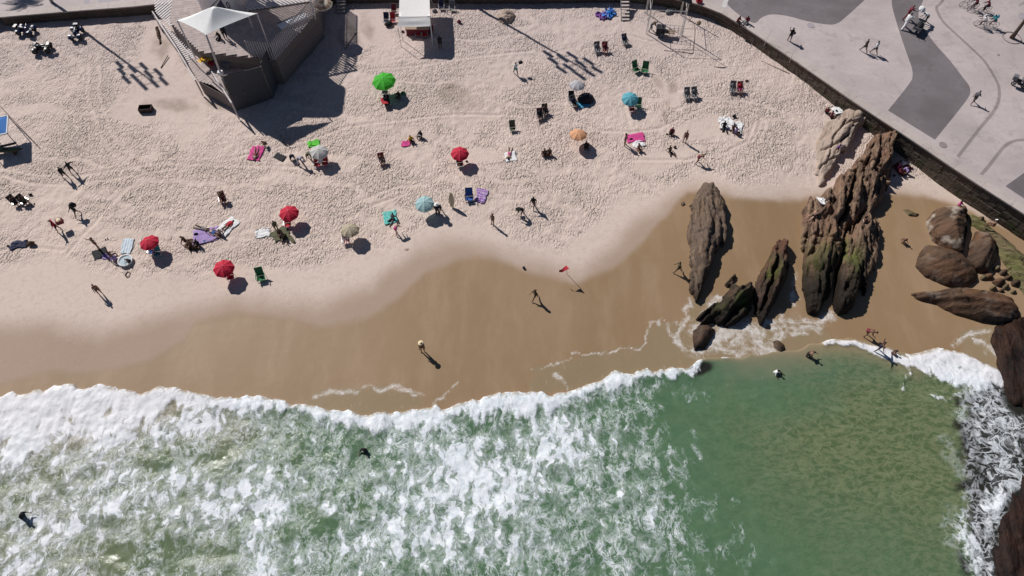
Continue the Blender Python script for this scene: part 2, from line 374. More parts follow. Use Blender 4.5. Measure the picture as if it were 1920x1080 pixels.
slick = t.bump(t.noise(p, 1.2, 5), .12, .1, prints)
L.new(slick, b.inputs['Normal'])
ground_me.materials.append(m)
ground = tag(bpy.data.objects.new('beach_sand', ground_me), 'pale trampled beach sand turning dark and smooth where waves reach', kind='structure'); C.objects.link(ground)

# ================================================================ THE SEA
sx_ = axis(-48, 54, .115, -600, 600); sy_ = axis(5, 33, .115, -500, 36)
X, Y = np.meshgrid(sx_, sy_); D = Y - shore_y(X)
pX, pY = proj(X, Y, 0)
def pb(cx, cy, rx, ry, rot=0.0, soft=1.0):
    c, s = math.cos(rot), math.sin(rot); u = ((pX - cx) * c + (pY - cy) * s) / rx; v = (-(pX - cx) * s + (pY - cy) * c) / ry
    return np.exp(-(u * u + v * v) ** (1 / soft))
wob = fbm(X * .8, Y * .8, 4, 3) - .5; wob2 = fbm(X * .22, Y * .22, 4, 8) - .5
left = 1 - sstep(1290, 1345, pX + wob * 60); 
band_w = 1.15 + 3.6 * (1 - sstep(120, 470, pX)) + 1.0 * pb(900, 790, 230, 60) + 1.4 * (1 - sstep(-50, 120, pX))
strk = fbm(X * 1.3, Y * .28, 4, 19) - .5
roll = left * sstep(-1.5, -.45, D / band_w + wob * .5 + strk * 1.3)                       # the solid white roller
field = (1 - sstep(1020, 1480, pX + wob2 * 420 + wob * 260 - (pY - 850) * .12)) * sstep(640, 700, pY)
dens = .43 * np.sqrt(np.maximum(field, 0)) + .10 * field * (1 - sstep(200, 900, pX)) + .50 * wob2 + .30 * wob * field
for a in ((900, 900, 180, 70, .1, .20), (780, 1010, 160, 50, .3, .14), (1150, 880, 110, 150, 0, .07), (1020, 830, 120, 40, -.2, .22), (560, 830, 140, 36, 0, -.10), (640, 840, 60, 30, 0, -.18), (290, 860, 60, 34, 0, -.38), (230, 1050, 70, 40, 0, -.34),
          (330, 1040, 50, 40, 0, -.30), (90, 800, 160, 50, 0, .34), (400, 790, 110, 26, 0, .2), (430, 930, 90, 60, .4, .22), (60, 1000, 60, 40, 0, .1), (1130, 760, 120, 30, 0, -.08), (580, 1000, 50, 40, 0, -.25),
          (1240, 960, 90, 50, 0, .12), (1260, 800, 40, 60, 0, -.08), (1170, 1000, 70, 50, .6, .12), (400, 870, 40, 26, 0, -.25), (880, 1075, 120, 18, 0, -.2), (960, 1060, 60, 26, 0, -.1), (1060, 960, 100, 40, 0, -.06), (1000, 1040, 80, 40, 0, .15)):
    dens = dens + a[5] * pb(*a[:5])
dens = np.clip(dens, 0, 1) * sstep(0.0, .45, field) 
# right hand cove: roller and lace over the dark shelf
def sline(pts, w, n=.0):
    q = parr(pts); dd = seg_dist(X + wob * n, Y + (fbm(X * .8 + 9, Y * .8, 4, 5) - .5) * n, q, False); return np.exp(-(dd / w) ** 2)
cove = np.maximum.reduce([sline([(1545, 640), (1600, 643), (1645, 652)], .55, .9), sline([(1645, 655), (1700, 680), (1740, 690)], 1.0, 1.5), sline([(1720, 670), (1770, 668), (1820, 685), (1860, 705)], 1.35, 1.6),
                          sline([(1760, 690), (1800, 710), (1830, 715)], 1.3, 2), sline([(1690, 690), (1700, 712), (1690, 730)], .4, 2.2) * .62, sline([(1790, 735), (1750, 745)], .6, 2) * .6])
laceR = np.maximum.reduce([sline([(1835, 712), (1850, 760), (1885, 800), (1930, 810)], 1.25, 1.6), sline([(1860, 770), (1885, 840), (1895, 880)], 1.1, 1.6), .8 * sline([(1885, 790), (1950, 830)], 1.3, 1.6), .55 * sline([(1835, 800), (1850, 850), (1858, 880)], .9, 1.4),
                           .42 * sline([(1805, 715), (1805, 790), (1822, 860), (1815, 930)], 1.0, 2), sline([(1885, 890), (1858, 940), (1842, 965)], .95, 1.4), .9 * sline([(1815, 985), (1830, 1040), (1850, 1085)], 1.1, 1.6), .5 * sline([(1850, 960), (1862, 1010), (1858, 1060)], .8, 1.5), .30 * sline([(1778, 970), (1782, 1010), (1800, 1060)], .7, 2),
                           .28 * sline([(1765, 820), (1790, 860), (1800, 900)], .8, 2)])
solid = np.clip(np.maximum.reduce([roll, sstep(.25, .95, cove) * (D < .4), .9 * sstep(.5, 1.1, sline([(1875, 920), (1850, 945)], 1.2, 2)), .8 * sstep(.45, 1.1, sline([(1815, 1005), (1835, 1060)], 1.0, 1.5))]), 0, 1)
swashR = sline([(1305, 668), (1340, 662), (1385, 668)], .35, 1) * .9
solid = np.maximum(solid, sstep(.4, .9, swashR))
# tints
rock = np.clip(pb(1870, 840, 66, 130, 0, .5) + pb(1920, 1020, 110, 130, .1, .5) + pb(1920, 900, 90, 200, 0, .5) + pb(1311, 692, 30, 13, -.25, .6) + .8 * pb(1940, 700, 70, 60, 0, .5) + pb(1850, 740, 40, 40) * .4 , 0, 1)
rock = np.maximum(rock, sstep(1765, 1850, pX - wob * 150 - wob2 * 60 + np.abs(pY - 850) * -.12) * sstep(690, 760, pY)); rock = sstep(.25, .85, rock + wob * .5)
bed = np.clip(sstep(1280, 1600, pX + wob2 * 330 - (pY - 700) * .10) * (1 - .6 * sstep(900, 1100, pY + wob2 * 160 + (1800 - pX) * .18)), 0, 1)
sandy = np.clip(1.1 * (1 - sstep(0, 3.2, -D + wob * 1.2)) * sstep(1320, 1420, pX) + .75 * (1 - sstep(60, 560, pX + wob2 * 300)) * (1 - sstep(750, 900, pY + wob * 60)) + .36 * (1 - sstep(100, 800, pX + wob2 * 400)) , 0, 1)
swim = np.clip(pb(1500, 690, 200, 34) * .9 + pb(1400, 690, 60, 20) * .4, 0, 1)
# height of the sheet: swell, roller, chop; beyond the shoreline it dips below the sand
edge_n = (fbm(X * .9, Y * .2, 3, 61) - .5) * .9 + (np.abs(vnoise(X * .55, Y * .0 + 3, 62) - .5)) * 1.1
inR = sstep(1300, 1360, pX); 
dd = D + edge_n * (1 - .6 * inR) - .1
lump = fbm(X * 1.3, Y * 1.3, 4, 71)
chop = (fbm(X * .45, Y * .7, 4, 81) - .5) * .30 * field + (fbm(X * .5, Y * .9, 3, 83) - .5) * .05
Zs = .03 + chop * sstep(0, 4, -D) + .10 * sstep(2.5, .4, -D) * left
Zs = Zs + solid * (.05 + .12 * (lump - .25)) * sstep(-.05, .5, -dd) + np.clip(laceR, 0, 1) * (lump - .4) * .12 + np.clip(dens, 0, 1) * (lump - .45) * .10
drop = sstep(0, .25, dd)
Zs = np.where(dd > 0, np.maximum(Zs * 0 + .03, 0) - .9 * drop, Zs)
Zs = Zs + (.02 + .03 * lump) * solid * (dd <= 0.0) * sstep(-.05, .3, -dd)
keep = (dd[:-1, :-1] < .6) | (dd[1:, 1:] < .6)
sea_me = grid_mesh('sea_water', X, Y, Zs, keep, attrs=dict(dens=dens, solid=solid, lacy=np.clip(laceR, 0, 1), rock=rock, bed=bed, sandy=sandy, swim=swim, front=sstep(-.55, -.02, dd)))
m, N, L, b = principled('sea_water'); t = NT(m); p = t.pos()
A = {k: t.attr(k) for k in ('dens', 'solid', 'lacy', 'rock', 'bed', 'sandy', 'swim', 'front')}
n1 = t.noise(p, .25, 4); n2 = t.noise(p, 1.1, 5, .6)
col = t.mix(n1, (.066, .135, .068), (.10, .185, .105))
col = t.mix(t.ramp(n2, .35, .75, 0, .5), col, (.14, .215, .125)); col = t.mix(t.ramp(t.noise(t.mapping(t.warp(p, .8, .8), (1, 1.7, 1), R(20)), 1.3, 5, .65), .52, .72, 0, .4), col, (.06, .115, .055))
pr = t.mapping(t.warp(p, 1.0, .6), (1, 1.9, 1), R(-12)); rip = t.noise(pr, 1.5, 3, .6, .5)
bedc = t.mix(t.ramp(rip, .35, .65), (.085, .118, .052), (.185, .20, .105))
bedc = t.mix(t.ramp(t.voro(t.warp(pr, .6, 2), 1.0, 'DISTANCE_TO_EDGE')  , 0, .07, .5, 0), bedc, (.24, .27, .15))  # bright caustic web of light painted into the bed colour
col = t.mix(t.math('MULTIPLY', A['bed'], .85), col, bedc)
col = t.mix(t.math('MULTIPLY', A['sandy'], .85), col, (.30, .225, .14))
col = t.mix(A['front'], col, (.33, .24, .15)); col = t.mix(t.math('MULTIPLY', A['swim'], .45), col, (.08, .16, .11))
col = t.mix(t.math('MULTIPLY', A['rock'], .96), col, t.mix(n2, (.010, .011, .012), (.030, .026, .022)))
# foam: clumps, torn streaks and a fine net
wp = t.mapping(t.warp(t.warp(p, 1.5, .55, 3), .55, 2.2, 3), (1.35, .72, 1))
c1 = t.noise(wp, 1.0, 8, .66); dn = A['dens']
def rdg(v, sc, k, lo, det=2): return t.ramp(t.math('SUBTRACT', 1, t.math('ABSOLUTE', t.math('MULTIPLY', t.math('SUBTRACT', t.noise(v, sc, det, .5), .5), k))), lo, 1)
cov = t.math('ADD', c1, t.math('MULTIPLY', t.math('SUBTRACT', dn, .5), .52))
clump = t.ramp(cov, .525, .63)
near = t.math('MULTIPLY', t.ramp(cov, .31, .50), t.ramp(t.noise(p, .45, 4), .36, .60, .25, 1))
wq = t.warp(wp, .25, 4.5, 2); thr = t.math('MAXIMUM', rdg(wq, 1.1, 11, .35, 4), t.math('MULTIPLY', rdg(wq, 2.6, 9, .4, 3), .75))
halo = t.math('MULTIPLY', t.ramp(cov, .40, .60), t.ramp(t.noise(wp, 3.6, 5, .7), .35, .65, .12, .5))
foam = t.math('MAXIMUM', clump, t.math('MAXIMUM', t.math('MULTIPLY', t.math('MULTIPLY', thr, near), .8), halo)); foam = t.math('MULTIPLY', foam, t.ramp(dn, .02, .2))
lw = t.warp(t.warp(p, 2.0, .5, 3), .5, 2.0, 3)
def ridge(sc, k, lo, det=2): return t.ramp(t.math('SUBTRACT', 1, t.math('ABSOLUTE', t.math('MULTIPLY', t.math('SUBTRACT', t.noise(lw, sc, det, .5), .5), k))), lo, 1)
lv = ridge(.75, 11, .25, 3); lr = ridge(1.7, 9, .35, 3)
lacef = t.math('MULTIPLY', t.math('MAXIMUM', lv, t.math('MULTIPLY', lr, .75)), t.ramp(A['lacy'], .12, .6))
lacef = t.math('MAXIMUM', lacef, t.ramp(t.math('ADD', t.math('MULTIPLY', A['lacy'], .5), t.math('MULTIPLY', t.noise(lw, 1.3, 6, .65), .9)), .90, 1.10))
foam = t.math('MAXIMUM', foam, t.math('MULTIPLY', lacef, .8)); foam = t.math('MAXIMUM', foam, t.math('MULTIPLY', t.ramp(A['lacy'], .2, 1.0), t.ramp(t.noise(lw, .9, 6, .65), .45, .72, .02, .35)))
sol = t.ramp(t.math('ADD', A['solid'], t.math('MULTIPLY', t.math('SUBTRACT', t.noise(wp, 1.2, 7, .7), .5), 1.9)), .38, .86); sol = t.math('MULTIPLY', sol, t.math('SUBTRACT', 1, t.math('MULTIPLY', A['front'], t.ramp(t.noise(wq, 1.9, 6, .7), .42, .60, .92, .0))))
foam = t.math('MAXIMUM', foam, sol, 0, True)
fcol = t.mix(t.ramp(t.noise(wq, 2.4, 7, .7), .35, .65), (.66, .72, .77), (.92, .94, .97))
fcol = t.mix(t.math('MULTIPLY', A['sandy'], .5), fcol, (.80, .74, .74))
col = t.mix(foam, col, fcol); L.new(col, b.inputs['Base Color'])
L.new(t.math('ADD', .16, t.math('MULTIPLY', foam, .6)), b.inputs['Roughness']); b.inputs['IOR'].default_value = 1.33
hh = t.math('ADD', t.math('ADD', t.math('MULTIPLY', t.noise(wp, 2.2, 6, .6), .7), t.math('MULTIPLY', t.noise(wq, 6.0, 5, .7), .5)), t.math('MULTIPLY', foam, .6))
bm_ = t.bump(hh, t.math('ADD', .25, t.math('MULTIPLY', t.math('MAXIMUM', A['dens'], A['solid']), .35)), .12)
L.new(bm_, b.inputs['Normal'])
sea_me.materials.append(m)
sea = tag(bpy.data.objects.new('sea_water', sea_me), 'green sea with torn white foam rolling onto the beach', kind='structure'); C.objects.link(sea)
# ================================================================ PROMENADE AND SEA WALL
def conc(name, c, var=.12, scale=.8, rough=.85, speck=.0):
    m, N, L, b = principled(name); t = NT(m); p = t.pos()
    a = t.mix(t.ramp(t.noise(p, scale * .25, 4), .3, .7), tuple(x * (1 - var) for x in c), tuple(x * (1 + var) for x in c))
    a = t.mix(t.ramp(t.noise(p, 2.2, 5, .65), .35, .75, 0, .35), a, tuple(x * .8 for x in c))
    a = t.mix(t.ramp(t.noise(p, .55, 6, .7), .52, .70, 0, .45), a, tuple(x * .62 for x in c)); a = t.mix(t.ramp(t.noise(t.mapping(p, (1, 3, 1), R(35)), .22, 5, .6), .5, .7, 0, .3), a, tuple(min(1, x * 1.25) for x in c))
    a = t.mix(t.ramp(t.voro(p, 11, 'DISTANCE_TO_EDGE'), 0, .09, .35, 0), a, tuple(x * .6 for x in c))
    L.new(a, b.inputs['Base Color']); b.inputs['Roughness'].default_value = rough
    L.new(t.bump(t.noise(p, 12, 4), .3, .02), b.inputs['Normal']); MATS[name] = m; return m
m_pale = conc('pale_stone_paving', (.48, .41, .40)); m_dark = conc('dark_stone_paving', (.17, .148, .155), .22)
m_line = conc('grey_stone_line', (.29, .24, .235)); m_cop = conc('coping_concrete', (.50, .43, .40), .1)
def sheet(name, pts, z, m, kind='structure', label=None):
    bm = bmesh.new(); vs_ = [bm.verts.new((p[0], p[1], z)) for p in pts]; f = bm.faces.new(vs_); f.normal_update()
    if f.normal.z < 0: f.normal_flip()
    bmesh.ops.triangulate(bm, faces=bm.faces); me = bpy.data.meshes.new(name); bm.to_mesh(me); bm.free()
    return tag(link(name, me, None, m), label, kind=kind)
prom = [tuple(p) for p in wall_w] + [(500, wall_w[-1][1]), (500, 700), (-500, 700), (-500, wall_w[0][1])]
sheet('promenade', prom, PROM, m_pale, label='pale stone promenade above the beach')
def smooth_poly(pts, n=5):
    out = []; k = len(pts)
    for i in range(k):
        p0, p1, p2, p3 = [np.array(pts[j], float) for j in ((i - 1) % k, i, (i + 1) % k, (i + 2) % k)]
        for s in range(n):
            u = s / n; out.append(tuple(.5 * ((2 * p1) + (-p0 + p2) * u + (2 * p0 - 5 * p1 + 4 * p2 - p3) * u * u + (-p0 + 3 * p1 - 3 * p2 + p3) * u ** 3)))
    return out
def open_smooth_px(pts, n=4):
    q = [pts[0]] + pts + [pts[-1]]; out = []
    for i in range(1, len(q) - 2):
        p0, p1, p2, p3 = [np.array(q[j], float) for j in (i - 1, i, i + 1, i + 2)]
        for s in range(n):
            u = s / n; out.append(tuple(.5 * ((2 * p1) + (-p0 + p2) * u + (2 * p0 - 5 * p1 + 4 * p2 - p3) * u * u + (-p0 + 3 * p1 - 3 * p2 + p3) * u ** 3)))
    return out + [tuple(pts[-1])]
D1 = [(1366, -60), (1364, 8), (1376, 20), (1400, 37), (1416, 43), (1428, 33), (1447, 27), (1477, 30), (1515, 40), (1554, 46), (1571, 43), (1588, 30), (1621, 0), (1660, -60)]
D2 = [(1672, -60), (1672, 0), (1674, 17), (1685, 55), (1699, 97), (1709, 125), (1711, 142), (1704, 158), (1665, 207), (1753, 262), (1799, 205), (1818, 178), (1817, 161), (1807, 147), (1779, 111), (1754, 83), (1734, 55), (1722, 30), (1731, 0), (1750, -60)]
D3 = [(1885, 349), (1926, 320), (1990, 300), (2040, 400), (1990, 418)]
D1 = [(1366, -60)] + open_smooth_px(D1[1:-1]) + [(1660, -60)]
D2 = open_smooth_px(D2[:9]) + open_smooth_px(D2[9:])
for q in (D1, D2, D3): sheet('dark_paving_band', [tuple(p) for p in parr(q, PROM + .004)], PROM + .004, m_dark, label='dark stone wave band in the promenade paving')
def ribbon(pts, w, z):
    q = parr(pts, z); L_, R_ = [], []
    q = np.array(q); n = len(q)
    for i in range(n):
        d = q[min(i + 1, n - 1)] - q[max(i - 1, 0)]; d = d / np.linalg.norm(d); nn = np.array((-d[1], d[0])) * w / 2
        L_.append(tuple(q[i] + nn)); R_.append(tuple(q[i] - nn))
    return L_ + R_[::-1]
def open_smooth(pts, n=4):
    q = [pts[0]] + pts + [pts[-1]]; out = []
    for i in range(1, len(q) - 2):
        p0, p1, p2, p3 = [np.array(q[j], float) for j in (i - 1, i, i + 1, i + 2)]
        for s in range(n):
            u = s / n; out.append(tuple(.5 * ((2 * p1) + (-p0 + p2) * u + (2 * p0 - 5 * p1 + 4 * p2 - p3) * u * u + (-p0 + 3 * p1 - 3 * p2 + p3) * u ** 3)))
    return out + [tuple(pts[-1])]
L1 = [(1800, -60), (1768, 0), (1757, 12), (1758, 22), (1768, 40), (1785, 57), (1819, 88), (1846, 115), (1865, 145), (1873, 165), (1872, 190), (1860, 213), (1835, 243), (1796, 294)]
L2 = [(2000, 260), (1920, 262), (1900, 265), (1885, 273), (1870, 290), (1855, 310), (1840, 327)]
for q in (L1, L2): sheet('grey_paving_line', ribbon(open_smooth(q), .32, PROM + .004), PROM + .004, m_line, label='narrow grey curved line in the pale paving')
sheet('pale_paving_strip', ribbon([(1372, -30), (1357, 14)], .5, PROM + .008), PROM + .008, conc('white_stone', (.6, .57, .56)), label='short white strip across the dark paving')
m_gray = conc('lilac_paving', (.38, .34, .37))
for q in ([(184, -20), (224, -20), (224, 1), (184, 5)], [(157, -20), (169, -20), (168, 6), (157, 7)]):
    sheet('grey_paving_patch', [tuple(p) for p in parr(q, PROM + .004)], PROM + .004, m_gray, label='bluish grey rectangle in the pale paving by the wall')
# pale aprons round the palm and manhole covers
def disc(cx, cy, r, z, m, name, label, cat=None, n=20, ridge=False):
    c = P(cx, cy, z); mb = MB(); mb.lathe([(0.001, .03), (r * .8, .03), (r * .82, .022), (r * .9, .022), (r * .92, .03), (r, .03), (r, -.02)], n)
    o = mb.build(name, m); o.location = c; return tag(o, label, cat)
disc(1520, 48, .42, PROM, m_gray, 'manhole_cover', 'round grey manhole cover beside the dark wave band', 'manhole cover')
disc(1768, 272, .40, PROM, m_line, 'manhole_cover', 'round ridged manhole cover at the tip of dark paving by the wall', 'manhole cover')
disc(1872, 103, .14, PROM, m_line, 'drain_cover', 'small dark drain cover set in pale paving', 'drain cover')
disc(1917, 31, .5, PROM, m_gray, 'manhole_cover', 'grey round cover behind the palm at the right edge', 'manhole cover')
# ---- the wall
wall = empty('sea_wall', (0, 0, 0), label='long dark stained sea wall with pale coping between beach and promenade', cat='sea wall')
mw, N, L, b = principled('stained_wall_stone'); t = NT(mw); p = t.pos()
cc = t.mix(t.noise(p, .5, 5, .65), (.05, .038, .032), (.155, .12, .09)); cc = t.mix(t.ramp(t.noise(p, 1.6, 4), .5, .75), cc, (.10, .05, .035))
zz = t.N.new('ShaderNodeSeparateXYZ'); L.new(p, zz.inputs[0]); cc = t.mix(t.math('MULTIPLY', t.ramp(zz.outputs[2], 1.8, .9), t.ramp(t.noise(p, .8, 3), .45, .7)), cc, (.045, .055, .022))
L.new(cc, b.inputs['Base Color']); b.inputs['Roughness'].default_value = .9; L.new(t.bump(t.noise(p, 4, 5), .8, .12), b.inputs['Normal'])
def resample(q, step):
    q = np.array(q); seg = np.linalg.norm(np.diff(q, axis=0), axis=1); s = np.r_[0, np.cumsum(seg)]; n = max(2, int(s[-1] / step) + 1)
    u = np.linspace(0, s[-1], n); return np.stack([np.interp(u, s, q[:, 0]), np.interp(u, s, q[:, 1])], 1)
wp_ = resample(wall_w[1:-1], 3.0); nrm = []
for i in range(len(wp_)):
    d = wp_[min(i + 1, len(wp_) - 1)] - wp_[max(i - 1, 0)]; d /= np.linalg.norm(d); nrm.append(np.array((-d[1], d[0])))   # towards the promenade
# masonry face in courses, each course a little proud or back
mb = MB(); zc = [-.8, .0, .42, .84, 1.26, 1.68, 2.10, 2.56]; fine_w = resample(wall_w[1:-1], .85); fn = []
for i in range(len(fine_w)):
    d = fine_w[min(i + 1, len(fine_w) - 1)] - fine_w[max(i - 1, 0)]; d /= np.linalg.norm(d); fn.append(np.array((-d[1], d[0])))
for c in range(len(zc) - 1):
    for i in range(len(fine_w) - 1):
        o_ = .06 + random.uniform(-.03, .04); b0 = .05 * (2.56 - zc[c]) ; g = .012
        q0 = fine_w[i] + (fine_w[i + 1] - fine_w[i]) * .015; q1 = fine_w[i + 1] - (fine_w[i + 1] - fine_w[i]) * .015; nn = fn[i]
        A0 = q0 - nn * (b0 - o_); A1 = q1 - nn * (b0 - o_); B0 = q0 + nn * .6; B1 = q1 + nn * .6
        vs_ = [(A0[0], A0[1], zc[c] + g), (A1[0], A1[1], zc[c] + g), (B1[0], B1[1], zc[c] + g), (B0[0], B0[1], zc[c] + g), (A0[0], A0[1], zc[c + 1] - g), (A1[0], A1[1], zc[c + 1] - g), (B1[0], B1[1], zc[c + 1] - g), (B0[0], B0[1], zc[c + 1] - g)]
        mb.add(vs_, [(0, 3, 2, 1), (4, 5, 6, 7), (0, 1, 5, 4), (1, 2, 6, 5), (3, 0, 4, 7)])
o = mb.build('masonry_face', mw, wall, clean=False); o['kind'] = 'stuff'
mb = MB()
for i in range(len(fine_w) - 1):
    q0, q1, nn = fine_w[i], fine_w[i + 1], fn[i]; n1_ = fn[i + 1]; A0 = q0 + nn * .16; A1 = q1 + n1_ * .16; B0 = q0 + nn * .5; B1 = q1 + n1_ * .5
    mb.add([(A0[0], A0[1], -1), (A1[0], A1[1], -1), (B1[0], B1[1], -1), (B0[0], B0[1], -1), (A0[0], A0[1], 2.55), (A1[0], A1[1], 2.55), (B1[0], B1[1], 2.55), (B0[0], B0[1], 2.55)], [(4, 5, 6, 7), (0, 1, 5, 4)])
mb.build('mortar_core', mw, wall)
for i in range(len(wp_) - 1):
    q0, q1, n0, n1_ = wp_[i], wp_[i + 1], nrm[i], nrm[i + 1]; e = (q1 - q0) / np.linalg.norm(q1 - q0) * .008; h = PROM + .10 + random.uniform(-.004, .004)
    wd = .95
    cs = [q0 + e - n0 * .04, q1 - e - n1_ * .04, q1 - e + n1_ * wd, q0 + e + n0 * wd]
    MB().prism([tuple(c) for c in cs], 2.56, h).build('coping_slab', m_cop, wall)

# ================================================================ ROCKS
def rockmat(name, c1, c2, c3, strike, green=0.0, gz=.9, gloss=.75, streak=3.0, pale=0.0, blocky=0.0):
    m, N, L, b = principled(name); t = NT(m); p = t.pos()
    s = t.mapping(t.warp(p, .7, .5), (1, .13, 1), 0); s = t.mapping(t.mapping(t.warp(p, .6, .6), (1, 1, 1), -strike), (.12, 1, .6))
    a = t.mix(t.ramp(t.noise(s, streak, 6, .65), .4, .6), c1, c2); a = t.mix(t.ramp(t.noise(p, .35, 4), .45, .65), a, c3)
    a = t.mix(t.ramp(t.noise(s, streak * 2.4, 4), .54, .66, 0, .75), a, tuple(x * .22 for x in c1)); a = t.mix(t.ramp(t.noise(s, streak * .8, 5, .6), .58, .72, 0, .6), a, (c3[0] * 1.5, c3[1] * 1.35, c3[2] * 1.1))
    if pale: a = t.mix(t.ramp(t.noise(p, .8, 5), .52, .7, 0, pale), a, (.42, .36, .30))
    if green:
        z = t.N.new('ShaderNodeSeparateXYZ'); L.new(p, z.inputs[0])
        g = t.attr('moss'); g = t.math('MULTIPLY', g, t.ramp(t.noise(s, 1.6, 5), .35, .6))
        a = t.mix(t.math('MULTIPLY', g, green), a, t.mix(t.noise(p, 3, 3), (.05, .075, .012), (.13, .16, .03)))
    w = t.attr('wetrock'); a = t.mix(t.math('MULTIPLY', w, .96), a, t.mix(t.noise(s, 3, 4), (.006, .005, .004), (.022, .016, .012)))
    L.new(a, b.inputs['Base Color']); L.new(t.math('SUBTRACT', gloss, t.math('MULTIPLY', w, .2)), b.inputs['Roughness']); b.inputs['Specular IOR Level'].default_value = .14
    bb = t.bump(t.noise(s, streak * 1.5, 7, .7), .8, .16); L.new(t.bump(t.noise(p, 5, 6, .65), .8, .10, bb), b.inputs['Normal']); return m
def rock(name, px, H, strike, m, label, cat='rock', amp=.35, ridge=2.2, prof=.5, seed=0, slope=(0, 0), step=.11, mossc=None, wetc=None, cut=None, z0=None, edge=.22, group=None, cracks=(), saw=0.0, sawf=1.0, ramp=None):
    q = np.array([pt(a, b_)[:2] for a, b_ in px]) if z0 is None else parr(px, z0)
    lo, hi = q.min(0) - .5, q.max(0) + .5; gx_ = np.arange(lo[0], hi[0], step); gy_ = np.arange(lo[1], hi[1], step); X, Y = np.meshgrid(gx_, gy_)
    nx = (fbm(X * .8, Y * .8, 4, seed + 5) - .5) * 2 * edge; ny = (fbm(X * .8, Y * .8, 4, seed + 6) - .5) * 2 * edge
    d = seg_dist(X, Y, q) * np.where(inside(X, Y, q), 1, -1) + nx + (fbm(X * 3, Y * 3, 2, seed + 9) - .5) * edge * .6
    if saw:
        cs_, sn_ = math.cos(strike), math.sin(strike); uu = X * cs_ + Y * sn_; vv = -X * sn_ + Y * cs_
        d = d + (fbm(vv * 1.3, uu * .10, 3, seed + 31) - .5) * 1.5 * min(1, saw * 7) + (vnoise(vv * 3.1, uu * .3, seed + 33) - .5) * .35
    wmax = max(d.max(), .3); f = np.clip(d / wmax, 0, 1)
    cs, sn = math.cos(strike), math.sin(strike); u = X * cs + Y * sn; v = -X * sn + Y * cs
    u2 = u + (fbm(X * .3, Y * .3, 2, seed) - .5) * 2; v2 = v + (fbm(X * .25, Y * .25, 3, seed + 1) - .5) * 1.6
    r1 = fbm(u2 * .16, v2 * ridge * .5, 4, seed + 2); r2 = np.abs(vnoise(u2 * .35, v2 * ridge, seed + 3) - .5) * 2; r3 = fbm(X * 1.4, Y * 1.4, 4, seed + 4)
    st = np.floor(r1 * 7) / 7 * .6 + r1 * .4
    h = H * f ** prof * (1 + amp * (st - .5) * 2.2 - amp * .55 * (1 - r2) ** 3 + amp * .3 * (r3 - .5) + amp * .35 * (np.abs(vnoise(X * 1.9, Y * 1.9, seed + 45) - .5) - .25))
    sw = v2 * sawf + fbm(u * .25, v * .25, 3, seed + 7) * 1.6; sw2 = sw * 2.3 + fbm(u * .5, v * .5, 2, seed + 8); h = h + H * f ** .5 * saw * ((sw - np.floor(sw)) ** 1.5 - .4 + .5 * ((sw2 - np.floor(sw2)) - .5) + .5 * (fbm(u * .8, v * 3, 3, seed + 12) - .5))
    if saw:
        cu = np.floor(u * .45 + (fbm(u * .3, v * .3, 2, seed + 40) - .5) * 2 + v * .25); cv = np.floor(v * 1.1 + (fbm(u * .2, v * .4, 2, seed + 41) - .5) * 1.2); h = h + H * f ** .5 * .22 * (_hash(cu, cv, seed + 44) - .5)
    cx, cy = q.mean(0)
    if ramp: h = h * np.clip(((X - cx) * ramp[0] + (Y - cy) * ramp[1]) / ramp[2] + .5, .02, 1.1)
    h = h * (1 + slope[0] * (X - cx) + slope[1] * (Y - cy))
    for ck, cw in cracks:
        cq = np.array([pt(a, b_)[:2] for a, b_ in ck]); dc = seg_dist(X + (r3 - .5) * .5, Y + (r1 - .5) * .5, cq, False); h = h * (1 - .75 * np.exp(-(dc / cw) ** 2))
    base = G(X, Y) if z0 is None else np.full(X.shape, z0, float)
    Z = np.where(d > 0, base - .05 + h, base - .05 + d * 2.0)
    keep = (d[:-1, :-1] > -.3) | (d[1:, 1:] > -.3)
    PX, PY = proj(X, Y, Z); moss = np.zeros(X.shape); wet_ = np.zeros(X.shape)
    for (mx, my, mr, ms) in (mossc or []): moss = np.maximum(moss, ms * np.exp(-(((PX - mx) ** 2 + (PY - my) ** 2) / mr ** 2)))
    if wetc is not None: wet_ = sstep(wetc[0], wetc[1], PY + (r3 - .5) * 40 + (r1 - .5) * 60)
    me = grid_mesh(name, X, Y, Z, keep, dict(moss=moss, wetrock=wet_)); me.materials.append(m)
    o = bpy.data.objects.new(name, me); C.objects.link(o); return tag(o, label, cat, group)
br1, br2, br3 = (.20, .145, .105), (.11, .075, .055), (.17, .10, .07)
S4 = math.atan2(1, .27)
mr_slab = rockmat('slab_rock', (.20, .145, .105), (.10, .068, .05), (.155, .11, .085), R(82), 0, gloss=.8)
mr_moss = rockmat('mossy_rock', (.10, .07, .05), (.05, .036, .028), (.12, .06, .04), R(62), 1.0, gloss=.7)
mr_big = rockmat('ribbed_rock', (.25, .17, .115), (.10, .06, .045), (.21, .125, .085), R(74), 1.0, gloss=.75)
mr_pale = rockmat('pale_rock', (.46, .37, .31), (.33, .25, .20), (.42, .33, .27), R(60), 0, streak=1.6, gloss=.9)
mr_bould = rockmat('boulder_rock', (.10, .062, .040), (.06, .038, .027), (.13, .070, .042), R(20), 0, streak=1.1, gloss=.6, pale=.25)
mr_shelf = rockmat('shelf_rock', (.030, .016, .013), (.010, .007, .006), (.045, .022, .015), R(80), 0, gloss=.5)
rock('slab_rock', [(1316, 350), (1336, 348), (1345, 360), (1354, 390), (1358, 412), (1355, 430), (1360, 440), (1347, 465), (1332, 505), (1318, 535), (1305, 568), (1294, 545), (1296, 500), (1290, 440), (1291, 400), (1287, 385), (1300, 372)],
     1.5, R(84), mr_slab, 'flat topped grey brown rock slab standing left of the mossy rocks', seed=3, saw=.045, sawf=.8, amp=.3, prof=.24, slope=(.06, -.02), wetc=(470, 600))
